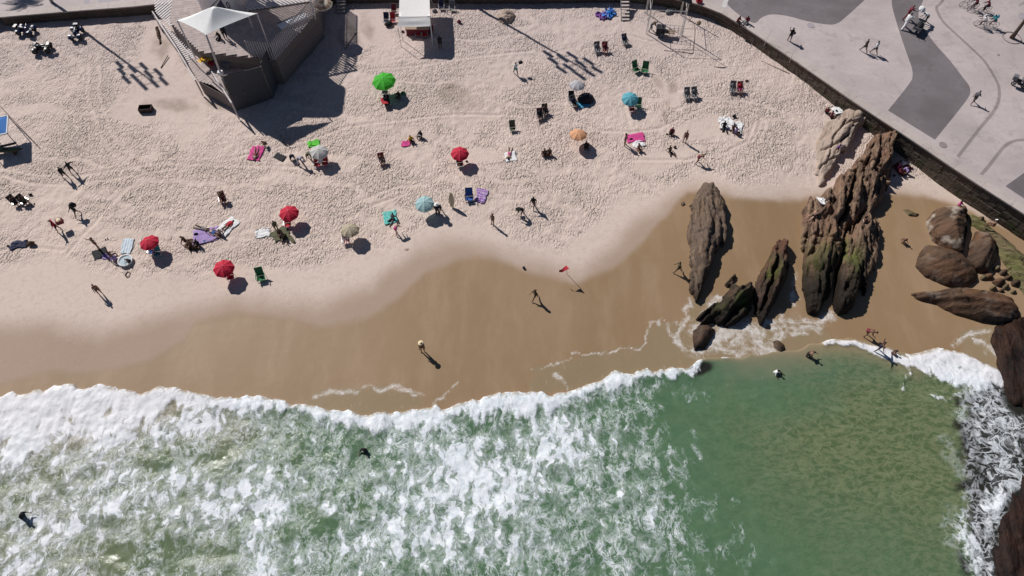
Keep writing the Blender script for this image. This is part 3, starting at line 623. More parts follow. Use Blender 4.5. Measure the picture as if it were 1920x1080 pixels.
rock('small_rock', [(1276, 381), (1283, 377), (1286, 384), (1279, 388)], .3, 0, mr_slab, 'small rock on wet sand just left of the grey slab', seed=4, edge=.06)
rock('mossy_rock', [(1376, 518), (1387, 545), (1404, 538), (1410, 560), (1402, 592), (1372, 606), (1340, 606), (1312, 610), (1318, 592), (1350, 562), (1362, 535)], 1.5, R(40), mr_moss,
     'low black and green rock with a pointed top at the water edge', seed=11, saw=.22, sawf=.9, amp=.5, mossc=[(1385, 570, 22, 1), (1350, 580, 22, .6)], wetc=(520, 600), slope=(.05, .05))
rock('mossy_rock', [(1461, 446), (1467, 462), (1474, 492), (1478, 520), (1452, 568), (1424, 602), (1410, 590), (1404, 545), (1415, 515), (1430, 496), (1446, 470)], 1.9, R(66), mr_moss,
     'tall jagged rock with two fins and a green patch, second from the slab', seed=17, saw=.2, sawf=.8, amp=.6, ridge=1.6, mossc=[(1448, 510, 14, 1), (1455, 495, 14, .7)], wetc=(505, 600), slope=(.05, .02), cracks=[([(1462, 450), (1450, 500), (1425, 590)], .22)])
rock('rounded_rock', [(1312, 612), (1326, 610), (1337, 620), (1334, 640), (1322, 656), (1302, 658), (1297, 640), (1302, 622)], .8, R(60), mr_moss, 'rounded olive rock washed by foam below the mossy rocks', seed=21, amp=.1, wetc=(628, 665))
rock('ribbed_rock', [(1628, 268), (1648, 262), (1668, 274), (1664, 330), (1656, 365), (1642, 395), (1620, 400), (1600, 420), (1585, 455), (1570, 500), (1550, 545), (1528, 588), (1512, 578), (1500, 540), (1499, 490), (1503, 440), (1506, 400), (1520, 378),
     (1548, 362), (1580, 336), (1612, 300)], 2.3, R(72), mr_big, 'largest ribbed brown rock reaching from the sea wall to the surf', seed=31, saw=.20, sawf=.9, amp=.5, ridge=2.0, prof=.33, slope=(.02, .03), mossc=[(1530, 510, 40, 1), (1560, 470, 26, .7), (1545, 540, 22, .7)], wetc=(450, 535),
     cracks=[([(1580, 310), (1620, 322), (1662, 345)], .16), ([(1500, 445), (1545, 460), (1580, 470)], .12), ([(1600, 330), (1580, 400), (1560, 440)], .14), ([(1630, 285), (1612, 330), (1605, 350)], .10)])
rock('ribbed_rock', [(1618, 402), (1632, 408), (1637, 440), (1634, 480), (1622, 520), (1605, 570), (1597, 582), (1575, 588), (1552, 574), (1560, 540), (1572, 505), (1590, 490), (1583, 462), (1595, 430)], 1.9, R(74), mr_big,
     'dark ribbed rock with bright green moss beside the largest rock', seed=37, saw=.18, sawf=.9, amp=.4, prof=.3, ridge=1.6, mossc=[(1585, 495, 34, 1.2), (1575, 460, 20, .8)], wetc=(470, 530), slope=(-.02, .03))
rock('pale_ledge_rock', [(1530, 262), (1552, 228), (1588, 206), (1612, 214), (1620, 232), (1596, 258), (1583, 284), (1566, 308), (1546, 350), (1535, 350), (1529, 322), (1530, 290)], 2.1, R(60), mr_pale, 'pale sandy ledge of rock against the sea wall', seed=43, saw=.07, sawf=.5, amp=.42, ridge=1.0, prof=.22, edge=.35, ramp=(.87, -.35, 4.2), cracks=[([(1540, 285), (1565, 275), (1585, 262)], .10), ([(1550, 300), (1560, 262), (1580, 235)], .08), ([(1536, 320), (1552, 305), (1566, 300)], .12), ([(1575, 245), (1600, 238)], .09)])
mr_bird = rockmat('stained_boulder_rock', (.12, .075, .048), (.075, .048, .034), (.14, .08, .05), R(20), 0, streak=1.1, gloss=.7, pale=.9)
rock('boulder', [(1735, 418), (1750, 396), (1775, 390), (1805, 392), (1814, 405), (1812, 440), (1802, 480), (1775, 472), (1745, 450)], 1.9, R(10), mr_bird, 'brown boulder nearest the wall with bird stained face', amp=.10, seed=51, prof=.45, edge=.12, cracks=[([(1812, 400), (1806, 430), (1800, 470)], .12)])
rock('boulder', [(1733, 462), (1762, 464), (1800, 478), (1826, 502), (1832, 525), (1815, 538), (1775, 538), (1735, 520), (1716, 500), (1720, 482)], 1.7, R(10), mr_bould, 'brown boulder with a rounded left end below the bird stained one', amp=.10, seed=57, prof=.5, edge=.12)
rock('boulder', [(1828, 436), (1848, 440), (1866, 462), (1868, 490), (1850, 512), (1824, 508), (1811, 494), (1815, 465)], 1.7, R(60), mr_bould, 'reddish boulder wedged between two others and the wall', amp=.12, seed=63, prof=.5, edge=.12)
rock('long_boulder', [(1706, 553), (1760, 548), (1805, 540), (1850, 545), (1890, 560), (1908, 575), (1905, 600), (1880, 612), (1840, 608), (1790, 590), (1750, 570)], 1.5, R(-8), mr_bould, 'long dark spear shaped boulder pointing left across the sand', amp=.12, seed=69, saw=.05, sawf=.6, prof=.55, edge=.12, wetc=(570, 630))
rub = rockmat('rubble_rock', (.22, .18, .10), (.12, .09, .055), (.16, .12, .07), R(-30), .8, gloss=.8)
rock('wall_foot_rock', [(1800, 398), (1822, 402), (1850, 420), (1885, 450), (1925, 480), (1960, 520), (1960, 620), (1925, 560), (1895, 520), (1872, 480), (1850, 440), (1815, 420)], 1.1, R(-35), rub, 'rough ochre rock shelf along the foot of the sea wall', amp=.6, seed=75, ridge=1.5, mossc=[(1830, 415, 40, .6), (1900, 500, 40, .8)])
STONE_L = ['stone at the upper left of the heap, touching the reddish boulder', 'small stone in the top row of the heap, second from the left', 'stone in the middle of the top row of the heap', 'small stone in the top row under the wall foot', 'largest stone in the lower middle of the heap',
  'stone right of the largest one in the heap', 'stone at the right end of the heap, lower row', 'stone at the lower left of the heap above the long boulder', 'small stone in the very middle of the heap', 'stone at the left end of the heap by the rounded boulder', 'stone at the far right, highest of the heap',
  'stone at the bottom right corner of the heap', 'tiny stone lying just above the long boulder', 'lone stone above the reddish boulder, nearer the wall', 'small stone between the reddish boulder and the ochre shelf']
k = 0
for (a, b_, s) in ((1852, 520, 11), (1868, 505, 8), (1880, 512, 9), (1893, 505, 7), (1872, 530, 12), (1884, 538, 8), (1903, 532, 10), (1861, 541, 9), (1890, 521, 7), (1843, 522, 8), (1912, 515, 8), (1900, 548, 7), (1877, 546, 6), (1838, 412, 7), (1848, 425, 6)):
    random.seed(900 + k); a0 = random.random() * 3
    px = [(a + s * (.75 + .35 * random.random()) * math.cos(t_ * math.pi / 4), b_ + s * .7 * (.75 + .35 * random.random()) * math.sin(t_ * math.pi / 4)) for t_ in range(8)]
    rock('beach_stone', px, .35 + .03 * s, a0, rub if k % 2 else mr_bould, STONE_L[k], 'stone', amp=.2, seed=100 + k, edge=.05, group='stones heaped below the sea wall', step=.09); k += 1
rock('dark_rock_shelf', [(1852, 640), (1866, 612), (1895, 592), (1960, 570), (2100, 600), (2300, 900), (2300, 1300), (2000, 900), (1925, 775), (1895, 745), (1880, 715), (1868, 690), (1862, 660)], 1.0, R(80), mr_shelf, 'dark wet rock shelf at the right edge above the breaking foam', amp=.45, saw=.15, sawf=.6, seed=81, z0=0.0, prof=.3, step=.16)
rock('dark_rock_shelf', [(1918, 892), (1960, 880), (2100, 1000), (2100, 1300), (1960, 1250), (1870, 1100), (1862, 1040), (1875, 990), (1895, 950)], .8, R(78), mr_shelf, 'reddish black rock rising from foam in the bottom right corner', amp=.35, saw=.12, sawf=.6, seed=87, z0=-.02, prof=.35, step=.14)
rock('surf_rock', [(1448, 640), (1458, 637), (1470, 646), (1473, 656), (1463, 660), (1451, 652)], .45, R(-30), mr_bould, 'small oval dark rock with foam in the shallows', amp=.12, seed=91, z0=0.03, edge=.05, step=.08)
rock('driftwood_rock', [(1692, 393), (1700, 392), (1712, 398), (1723, 402), (1718, 407), (1704, 405)], .35, R(-25), rub, 'flat ochre stone lying alone on the wet sand', 'stone', amp=.3, seed=93, edge=.05, step=.07)
rock('beach_stone', [(755, 466), (762, 463), (770, 467), (764, 472), (756, 471)], .14, R(10), mr_pale, 'small pale lump of driftwood and seaweed on the smooth sand', 'driftwood', amp=.3, seed=95, edge=.04, step=.07)
# stones and driftwood by the terrace
rock('driftwood', [(290, 52), (297, 48), (301, 60), (305, 80), (300, 84), (293, 68)], .4, R(80), mr_moss, 'dark branching driftwood lying beside the terrace ramp', 'driftwood', amp=.9, seed=97, edge=.2, step=.08)
rock('sand_bundle', [(932, 27), (945, 20), (960, 22), (966, 30), (957, 44), (944, 46), (934, 42)], .8, R(20), mr_pale, 'pale heap of tarpaulin and sandbags at the foot of the shadowed wall', 'sandbag heap', amp=.5, seed=98, edge=.15, step=.08)
rock('beach_stone', [(1306, 41), (1312, 37), (1317, 43), (1311, 48), (1306, 46)], .25, 0, rub, 'grey stone lying below the curved sea wall', 'stone', amp=.2, seed=99, edge=.05, step=.08)
# ================================================================ PEOPLE
class Body: pass
def rotx(v, a): c, s = math.cos(a), math.sin(a); return Vector((v.x, v.y * c - v.z * s, v.y * s + v.z * c))
def skeleton(tp=0.0, thigh=((.0, .06), (.0, .06)), knee=(.0, .0), arm=((.1, .15), (.1, .15)), elbow=(.3, .3), seat=None, lie=0, head=0.0, sink=0.0, twist=0.0):
    """joint positions of a figure facing -Y; angles in radians"""
    J = {}; bones = []; rad = {}
    up = Vector((0, -math.sin(tp), math.cos(tp))); fw = Vector((0, -math.cos(tp), -math.sin(tp)))
    J['pelvis'] = Vector((0, 0, 0)); J['waist'] = up * .17; J['chest'] = up * .36; J['neckbase'] = up * .50
    hu = Vector((0, -math.sin(tp + head), math.cos(tp + head)))
    J['neck'] = J['neckbase'] + hu * .07; J['chin'] = J['neck'] + hu * .06; J['head'] = J['chin'] + hu * .08; J['crown'] = J['head'] + hu * .075
    rad.update(pelvis=(.15, .115), waist=(.125, .095), chest=(.155, .11), neckbase=(.09, .07), neck=(.052, .055), chin=(.062, .07), head=(.082, .095), crown=(.055, .065))
    E = [('pelvis', 'waist'), ('waist', 'chest'), ('chest', 'neckbase'), ('neckbase', 'neck'), ('neck', 'chin'), ('chin', 'head'), ('head', 'crown')]
    nm = ['pelvis', 'chest', 'chest', 'neck', 'head', 'head', 'head']
    tips = []
    for k, sx in ((0, 1), (1, -1)):
        S = str(k); p, ab = thigh[k]
        d = Vector((sx * math.sin(ab), -math.sin(p) * math.cos(ab), -math.cos(p) * math.cos(ab)))
        J['hip' + S] = Vector((sx * .095, 0, -.03)); J['mid' + S] = J['hip' + S] + d * .20; J['knee' + S] = J['hip' + S] + d * .42
        a = p - knee[k]; d2 = Vector((sx * math.sin(ab) * .4, -math.sin(a), -math.cos(a))).normalized(); J['calf' + S] = J['knee' + S] + d2 * .14; J['ankle' + S] = J['knee' + S] + d2 * .40
        f2 = Vector((sx * .2, -math.cos(a), math.sin(a))).normalized() if not lie else (d2 * .8 + Vector((0, -.6, 0))).normalized()
        J['heel' + S] = J['ankle' + S] + d2 * .05 - f2 * .03; J['toe' + S] = J['ankle' + S] + f2 * .16 + d2 * .055
        rad.update({'hip' + S: (.088,) * 2, 'mid' + S: (.078,) * 2, 'knee' + S: (.054,) * 2, 'calf' + S: (.054,) * 2, 'ankle' + S: (.034,) * 2, 'heel' + S: (.036,) * 2, 'toe' + S: (.034, .022)})
        for a_, b_, n_ in (('pelvis', 'hip', 'pelvis'), ('hip', 'mid', 'thigh'), ('mid', 'knee', 'thighlow'), ('knee', 'calf', 'shank'), ('calf', 'ankle', 'shank'), ('ankle', 'toe', 'foot')):
            E.append((a_ + ('' if a_ == 'pelvis' else S), b_ + S)); nm.append(n_)
        pa, aa = arm[k]
        J['shoulder' + S] = J['chest'] + up * .09 + Vector((sx * .175, 0, 0))
        d = Vector((sx * math.sin(aa), -math.sin(pa) * math.cos(aa), -math.cos(pa) * math.cos(aa))); J['elbow' + S] = J['shoulder' + S] + d * .28
        e = pa + elbow[k]; c = aa * (.6 if abs(aa) < .8 else .95); d2 = Vector((sx * math.sin(c), -math.sin(e) * math.cos(c), -math.cos(e) * math.cos(c)))
        J['wrist' + S] = J['elbow' + S] + d2 * .25; tips.append((J['wrist' + S], d2, sx))
        rad.update({'shoulder' + S: (.062,) * 2, 'elbow' + S: (.042,) * 2, 'wrist' + S: (.028,) * 2})
        E += [('chest', 'shoulder' + S), ('shoulder' + S, 'elbow' + S), ('elbow' + S, 'wrist' + S)]; nm += ['chest', 'uarm', 'farm']
    M = Matrix.Identity(3)
    if lie: M = Matrix.Rotation(R(-90 if lie == 1 else 90), 3, 'X')       # 1 on the back, 2 on the front
    for k_ in J: J[k_] = M @ J[k_]
    tips = [(M @ a, M @ b_, s) for a, b_, s in tips]
    if seat is not None: dz = seat + .11
    elif lie: dz = .12
    else: dz = -min(v.z for v in J.values()) + .02
    off = Vector((0, 0, dz - sink))
    for k_ in J: J[k_] = J[k_] + off
    tips = [(a + off, b_, s) for a, b_, s in tips]
    B = Body(); B.J = J; B.E = E; B.nm = nm; B.rad = rad; B.tips = tips; B.M = M; B.hu = M @ hu; B.fw = M @ Vector((0, -math.cos(tp + head), -math.sin(tp + head)))
    return B
POSES = dict(
    stand=dict(), stand_wide=dict(thigh=((.05, .16), (-.05, .16)), arm=((.2, .35), (.1, .3)), elbow=(.6, .5)),
    walk=dict(tp=.06, thigh=((.5, .05), (-.38, .05)), knee=(.15, .3), arm=((-.45, .15), (.5, .15)), elbow=(.3, .4)),
    phone=dict(tp=.05, thigh=((.1, .08), (-.08, .08)), arm=((.9, .1), (.8, .1)), elbow=(1.4, 1.5), head=.2),
    headhands=dict(thigh=((.2, .1), (-.15, .1)), arm=((1.2, 1.25), (1.2, 1.25)), elbow=(1.6, 1.6)),
    armsout=dict(tp=.1, thigh=((.25, .12), (-.15, .12)), knee=(.2, .2), arm=((.4, 1.2), (.3, 1.25)), elbow=(.4, .4)),
    push=dict(tp=.3, thigh=((.55, .05), (-.3, .05)), knee=(.3, .2), arm=((.9, .1), (.9, .1)), elbow=(.5, .5)),
    ground=dict(tp=-.12, thigh=((1.95, .18), (2.0, .18)), knee=(1.95, 2.0), arm=((.75, .2), (.8, .2)), elbow=(.7, .6), seat=.02, head=.15),
    ground_open=dict(tp=-.35, thigh=((1.55, .25), (1.75, .2)), knee=(.15, 1.0), arm=((-.55, .25), (-.5, .25)), elbow=(.1, .1), seat=.02, head=.3),
    chair=dict(tp=-.55, thigh=((1.5, .12), (1.55, .12)), knee=(.75, .8), arm=((.35, .25), (.3, .25)), elbow=(1.1, 1.1), seat=.30, head=.35),
    bench=dict(tp=.12, thigh=((1.5, .1), (1.5, .12)), knee=(1.35, 1.45), arm=((.5, .1), (.6, .1)), elbow=(.9, .8), seat=.10, head=.2),
    back=dict(lie=1, thigh=((.05, .12), (.05, .12)), arm=((.0, .35), (.0, .3)), elbow=(.1, .1)),
    front=dict(lie=2, thigh=((.0, .1), (.0, .14)), arm=((2.6, .5), (2.7, .5)), elbow=(.9, .8)),
    bend=dict(tp=1.15, thigh=((.35, .12), (-.1, .1)), knee=(.2, .25), arm=((.25, .1), (.35, .1)), elbow=(.2, .3)),
    stoop=dict(tp=1.25, thigh=((.75, .18), (.45, .15)), knee=(.9, .8), arm=((.3, .1), (.2, .1)), elbow=(.9, .9)),
    crouch=dict(tp=.65, thigh=((2.0, .2), (1.9, .2)), knee=(2.45, 2.35), arm=((.6, .1), (.5, .1)), elbow=(.5, .6)),
    wade=dict(tp=.55, thigh=((.3, .15), (-.1, .15)), knee=(.3, .3), arm=((.7, .35), (.5, .4)), elbow=(.6, .5), sink=.6),
    swim=dict(tp=.35, thigh=((.1, .1), (-.1, .1)), knee=(.1, .1), arm=((.6, .35), (.5, .4)), elbow=(.9, .9), sink=1.02),
    ride=dict(tp=.6, thigh=((1.35, .08), (.75, .08)), knee=(1.35, .85), arm=((1.15, .12), (1.15, .12)), elbow=(.25, .25), seat=.0, head=-.3),
)
_bodies = {}
def body_mesh(pose):
    if pose in _bodies: return _bodies[pose]
    B = skeleton(**POSES[pose]); keys = list(B.J); ix = {k: i for i, k in enumerate(keys)}
    me = bpy.data.meshes.new('skeleton'); me.from_pydata([B.J[k] for k in keys], [(ix[a], ix[b_]) for a, b_ in B.E], [])
    o = bpy.data.objects.new('skeleton', me); C.objects.link(o)
    md = o.modifiers.new('skin', 'SKIN'); md.use_smooth_shade = True
    sv = me.skin_vertices[0].data
    for k in keys: sv[ix[k]].radius = tuple(r_ * (1.0 if k in ('head', 'crown', 'chin', 'neck') else 1.16) for r_ in B.rad[k])
    sv[ix['pelvis']].use_root = True
    sb = o.modifiers.new('sub', 'SUBSURF'); sb.levels = 1; sb.render_levels = 1
    dg = bpy.context.evaluated_depsgraph_get(); dg.update(); bm = bmesh.new(); bm.from_mesh(o.evaluated_get(dg).to_mesh())
    bpy.data.objects.remove(o); bm.verts.ensure_lookup_table(); bm.normal_update()
    co = [v.co.copy() for v in bm.verts]; no = [v.normal.copy() for v in bm.verts]; near = []
    for c in co:
        best = 9; bi = 0; bt = 0
        for i, (a, b_) in enumerate(B.E):
            A_, D_ = B.J[a], B.J[b_] - B.J[a]; tt = max(0, min(1, (c - A_).dot(D_) / D_.length_squared)); dd_ = (c - A_ - D_ * tt).length - .5 * B.rad[a][0]
            if dd_ < best: best, bi, bt = dd_, i, tt
        near.append((B.nm[bi], bt))
    faces = [[v.index for v in f.verts] for f in bm.faces]
    # hands with fingers and thumb, nose, ears, eyes: joined into the one body mesh
    mb = MB(); side = Vector((1, 0, 0)); hu, fw = B.hu, B.fw; hx = hu.cross(fw).normalized()
    for w, d, sx in B.tips:
        d = d.normalized(); x = hx * sx; n = d.cross(x).normalized(); palm = w + d * .05
        Mx = Matrix((x, d, n)).transposed(); mb.ball(palm, .038, .05, .016, 8, 5, rot=Mx)
        for f_, ln in ((-.028, .055), (-.009, .07), (.010, .075), (.028, .065)):
            r0 = palm + x * f_ + d * .03; mb.tube([r0, r0 + d * ln * .5 + n * .006 * sx, r0 + d * ln * .9 + n * .022 * sx], [.009, .0085, .006], 5)
        r0 = palm - x * .03 - d * .015; mb.tube([r0, r0 - x * .025 + d * .025, r0 - x * .035 + d * .055], [.011, .010, .007], 5)
    Hc = B.J['head']
    mb.tube([Hc + fw * .075 + hu * .02, Hc + fw * .10 - hu * .02], [.008, .016], 5)
    for s in (-1, 1): mb.ball(Hc + hx * s * .085 - hu * .005, .012, .02, .03, 6, 4, rot=Matrix((hx, fw, hu)).transposed()); mb.ball(Hc + fw * .078 + hx * s * .032 + hu * .015, .012, n=6, m=4)
    mb.tube([Hc + fw * .078 - hu * .045 - hx * .022, Hc + fw * .082 - hu * .045, Hc + fw * .078 - hu * .045 + hx * .022], [.004, .008, .004], 4)
    k = len(co); allv = [tuple(c) for c in co] + mb.v; allf = faces + [[i + k for i in f] for f in mb.f]
    body = bpy.data.meshes.new('body_' + pose); body.from_pydata(allv, [], allf); body.update(); body.materials.append(None)
    body.polygons.foreach_set('use_smooth', np.ones(len(body.polygons), bool)); bm.free()
    r = Body(); r.mesh = body; r.co = co; r.no = no; r.near = near; r.faces = faces; r.B = B; r.cl = {}; _bodies[pose] = r; return r
CLOTH = dict(shirt=lambda n, t_: n == 'chest' or n == 'uarm' or (n == 'pelvis' and t_ > .4), top=lambda n, t_: n == 'chest', shorts=lambda n, t_: n in ('pelvis', 'thigh'), trunks=lambda n, t_: n == 'pelvis' or (n == 'thigh' and t_ < .6),
             brief=lambda n, t_: n == 'pelvis', trousers=lambda n, t_: n in ('pelvis', 'thigh', 'thighlow', 'shank'), robe=lambda n, t_: n in ('pelvis', 'thigh', 'thighlow', 'shank', 'chest', 'uarm', 'farm'))
def cloth_mesh(rb, kind):
    if kind in rb.cl: return rb.cl[kind]
    B = rb.B
    if kind in ('hair', 'longhair', 'cap'):
        Hc, hu, fw = B.J['head'], B.hu, B.fw
        def inn(i): d = rb.co[i] - Hc; return rb.near[i][0] == 'head' and d.dot(hu) * (1.0 if kind != 'cap' else 1.6) - d.dot(fw) * (.9 if kind != 'cap' else 0) > (-.01 if kind != 'cap' else .02)
        off = .016
    elif kind == 'robe':
        inn = lambda i: CLOTH['robe'](*rb.near[i]); off = .05
    else:
        inn = lambda i: CLOTH[kind](*rb.near[i]); off = .013 if kind not in ('shorts', 'shirt', 'trousers') else .02
    if kind == 'top': inn0 = inn; cz = B.J['chest'] * .55 + B.J['waist'] * .45; ax = (B.J['neckbase'] - B.J['waist']).normalized(); inn = lambda i: inn0(i) and -.02 < (rb.co[i] - cz).dot(ax) < .14
    sel = [inn(i) for i in range(len(rb.co))]; fs = [f for f in rb.faces if all(sel[i] for i in f)]
    used = sorted({i for f in fs for i in f}); mp = {i: j for j, i in enumerate(used)}
    v_ = [tuple(rb.co[i] + rb.no[i] * off) for i in used]; f_ = [[mp[i] for i in f] for f in fs]
    mb = MB(); mb.v = v_; mb.f = f_
    Hc, hu, fw = B.J['head'], B.hu, B.fw
    if kind == 'longhair': mb.tube([Hc - fw * .06 + hu * .03, Hc - fw * .10 - hu * .06, Hc - fw * .10 - hu * .2], [.06, .065, .035], 8)
    if kind == 'cap':
        x = hu.cross(fw).normalized(); c = Hc + fw * .1 + hu * .03; M3 = Matrix((x, fw, hu)).transposed(); mb.ball(c, .065, .07, .008, 8, 4, rot=M3)
    me = bpy.data.meshes.new(kind); me.from_pydata(mb.v, [], mb.f); me.update(); me.materials.append(None)
    if len(me.polygons): me.polygons.foreach_set('use_smooth', np.ones(len(me.polygons), bool))
    rb.cl[kind] = me; return me
def hat_mesh(rb):
    if 'hat' in rb.cl: return rb.cl['hat']
    Hc, hu, fw = rb.B.J['head'], rb.B.hu, rb.B.fw; x = hu.cross(fw).normalized(); M3 = Matrix((x, fw, hu)).transposed()
    mb = MB(); mb.lathe([(.001, .15), (.07, .145), (.09, .11), (.10, .05), (.15, .04), (.25, .02), (.25, .012), (.10, .03)], 18); mb.v = [tuple(Hc + M3 @ Vector(v)) for v in mb.v]
    me = mb.mesh('hat'); me.materials.append(None); me.polygons.foreach_set('use_smooth', np.ones(len(me.polygons), bool)); rb.cl['hat'] = me; return me
SK = dict(d=mat('skin_deep', (.085, .040, .026), .5, .08), b=mat('skin_brown', (.17, .085, .052), .5, .08), t=mat('skin_tan', (.30, .165, .105), .5, .08), p=mat('skin_pale', (.42, .26, .19), .5, .08))
def cm(c):
    T = dict(black=(.012, .012, .016), navy=(.015, .02, .06), blue=(.03, .10, .35), red=(.42, .015, .03), white=(.78, .77, .77), grey=(.16, .16, .17), teal=(.03, .28, .28), green=(.03, .16, .06), olive=(.10, .10, .05), pink=(.6, .06, .25),
             purple=(.2, .07, .3), yellow=(.75, .42, .03), maroon=(.16, .015, .03), orange=(.7, .2, .04), brown=(.09, .05, .03), cream=(.7, .6, .42), straw=(.72, .58, .38), hair=(.012, .008, .006), hairb=(.10, .05, .02), sky=(.10, .42, .60), lilac=(.36, .25, .5), wood=(.30, .22, .16))
    return mat('cloth_' + c, T[c], .85, .12, 9, .25, 40)
def person(px, py, pose, rz, label, skin='b', wear=(('trunks', 'black'),), hair='hair', s=1.0, z=None, loc=None, group=None, hat=None):
    """a figure whose feet or seat stand at this pixel of the photograph; rz in degrees, 0 faces the sea"""
    rb = body_mesh(pose); p = loc if loc is not None else (pt(px, py) if z is None else P(px, py, z))
    o = bpy.data.objects.new('person', rb.mesh); C.objects.link(o); o.location = p; o.rotation_euler = (0, 0, R(rz)); o.scale = (s,) * 3; shared(o, SK[skin]); tag(o, label, 'person', group)
    for kind, c in wear:
        q = bpy.data.objects.new({'robe': 'robe', 'top': 'bikini_top', 'brief': 'swim_briefs'}.get(kind, kind), cloth_mesh(rb, kind)); C.objects.link(q); q.parent = o; shared(q, cm(c))
    if hair:
        q = bpy.data.objects.new('hair', cloth_mesh(rb, 'longhair' if hair in ('long', 'longb') else 'hair')); C.objects.link(q); q.parent = o; shared(q, cm('hairb' if hair in ('longb', 'hairb') else 'hair'))
    if hat == 'cap' or (isinstance(hat, tuple) and hat[0] == 'cap'):
        q = bpy.data.objects.new('cap', cloth_mesh(rb, 'cap')); C.objects.link(q); q.parent = o; shared(q, cm(hat[1])); q.scale = (1.02, 1.02, 1.012)
    elif isinstance(hat, tuple):
        q = bpy.data.objects.new('hat', hat_mesh(rb)); C.objects.link(q); q.parent = o; shared(q, cm(hat[1]))
    return o

# ================================================================ CHAIRS, PARASOLS, TOWELS
m_alu = mat('chair_tube', (.55, .55, .56), .35, .05, metal=.6)
def chair_proto():
    P_ = {}
    fr = MB()
    for s in (-.28, .28):
        fr.tube([(s, -.28, .02), (s, .12, .30), (s, .50, .92)], .014, 5); fr.tube([(s, -.30, .30), (s, .16, .27), (s, .34, .02)], .014, 5)
    for a in ((-.30, .30), (.50, .92), (.34, .02), (-.28, .02)): fr.tube([(-.28, *a), (.28, *a)], .014, 5)
    P_['frame'] = fr.mesh('frame')
    st = MB(); n = 5
    for i in range(n):
        a, b_ = i / n, (i + 1) / n; f = lambda u: (-.30 + .46 * u, .30 - .05 * math.sin(math.pi * u) - .03 * u)
        (y0, z0), (y1, z1) = f(a), f(b_); st.add([(-.27, y0, z0), (.27, y0, z0), (.27, y1, z1), (-.27, y1, z1), (-.27, y0, z0 - .012), (.27, y0, z0 - .012), (.27, y1, z1 - .012), (-.27, y1, z1 - .012)], [(0, 1, 2, 3), (7, 6, 5, 4), (0, 4, 5, 1), (1, 5, 6, 2), (2, 6, 7, 3), (3, 7, 4, 0)])
    P_['seat'] = st.mesh('seat')
    bk = MB()
    for i in range(n):
        a, b_ = i / n, (i + 1) / n; f = lambda u: (.17 + .33 * u, .29 + .61 * u - .03 * math.sin(math.pi * u))
        (y0, z0), (y1, z1) = f(a), f(b_); bk.add([(-.27, y0, z0), (.27, y0, z0), (.27, y1, z1), (-.27, y1, z1), (-.27, y0 + .012, z0), (.27, y0 + .012, z0), (.27, y1 + .012, z1), (-.27, y1 + .012, z1)], [(0, 1, 2, 3), (7, 6, 5, 4), (0, 4, 5, 1), (1, 5, 6, 2), (2, 6, 7, 3), (3, 7, 4, 0)])
    P_['backrest'] = bk.mesh('backrest')
    for k_, s in (('armrest', -1), ('armrest2', 1)): P_[k_] = MB().box((s * .31, -.02, .47), (.05, .46, .025)).tube([(s * .31, -.2, .46), (s * .31, -.22, .24)], .012, 5).mesh('armrest')
    for m_ in P_.values(): m_.materials.append(m_alu)
    return P_
CH = chair_proto()
def chair(px, py, rz, c, label, group='folding beach chairs on the sand', s=1.1, loc=None, frame=None):
    p = loc or pt(px, py); o = empty('beach_chair', p, R(rz), label, 'beach chair', group, s=s)
    for k_, me in CH.items():
        q = bpy.data.objects.new(k_.rstrip('2'), me); C.objects.link(q); q.parent = o
        if k_ in ('seat', 'backrest'): shared(q, cm(c))
        elif frame: shared(q, cm(frame))
    return o
def seated(px, py, rz, c, clabel, plabel, skin='b', wear=(('trunks', 'black'),), hair='hair', hat=None, s=1.0):
    o = chair(px, py, rz, c, clabel); person(px, py, 'chair', rz, plabel, skin, wear, hair, s=s, hat=hat); return o
def parasol_meshes():
    D = {}
    n = 8; mb = MB(); prof = [(.0, 0), (.25, -.03), (.55, -.11), (.8, -.22), (1.0, -.36)]
    for j in range(n):                                               # gores sagging a little between the ribs
        a0, a1 = 2 * math.pi * j / n, 2 * math.pi * (j + 1) / n; K = 4
        for i in range(len(prof) - 1):
            for k in range(K):
                vs_ = []
                for (r_, z) in (prof[i], prof[i + 1]):
                    for u in (k / K, (k + 1) / K):
                        p0 = Vector((math.cos(a0), math.sin(a0), 0)); p1 = Vector((math.cos(a1), math.sin(a1), 0)); v = p0.lerp(p1, u) * r_; v.z = z - .03 * r_ * math.sin(math.pi * u) * 1.6; vs_.append(v)
                mb.add(vs_, [(0, 2, 3, 1)])
    for j in range(n):                                               # valance
        a0, a1 = 2 * math.pi * j / n, 2 * math.pi * (j + 1) / n; p0 = Vector((math.cos(a0), math.sin(a0), -.36)); p1 = Vector((math.cos(a1), math.sin(a1), -.36))
        md = p0.lerp(p1, .5); mb.add([p0, md + Vector((0, 0, -.045)), p1, p1 * 1.01 - Vector((0, 0, .08)), md - Vector((0, 0, .13)), p0 * 1.01 - Vector((0, 0, .08))], [(0, 1, 4, 5), (1, 2, 3, 4)])
    D['canopy'] = mb.mesh('canopy')
    D['pole'] = MB().tube([(0, 0, -2.2), (0, 0, .06)], .022, 8).mesh('pole')
    D['finial'] = MB().ball((0, 0, .07), .035).mesh('finial')
    D['rib'] = MB().tube([(.02, 0, -.03), (.55, 0, -.135), (.99, 0, -.375)], .007, 4).mesh('rib')
    for k_, m_ in D.items(): m_.materials.append(m_alu)
    return D
PM = parasol_meshes()
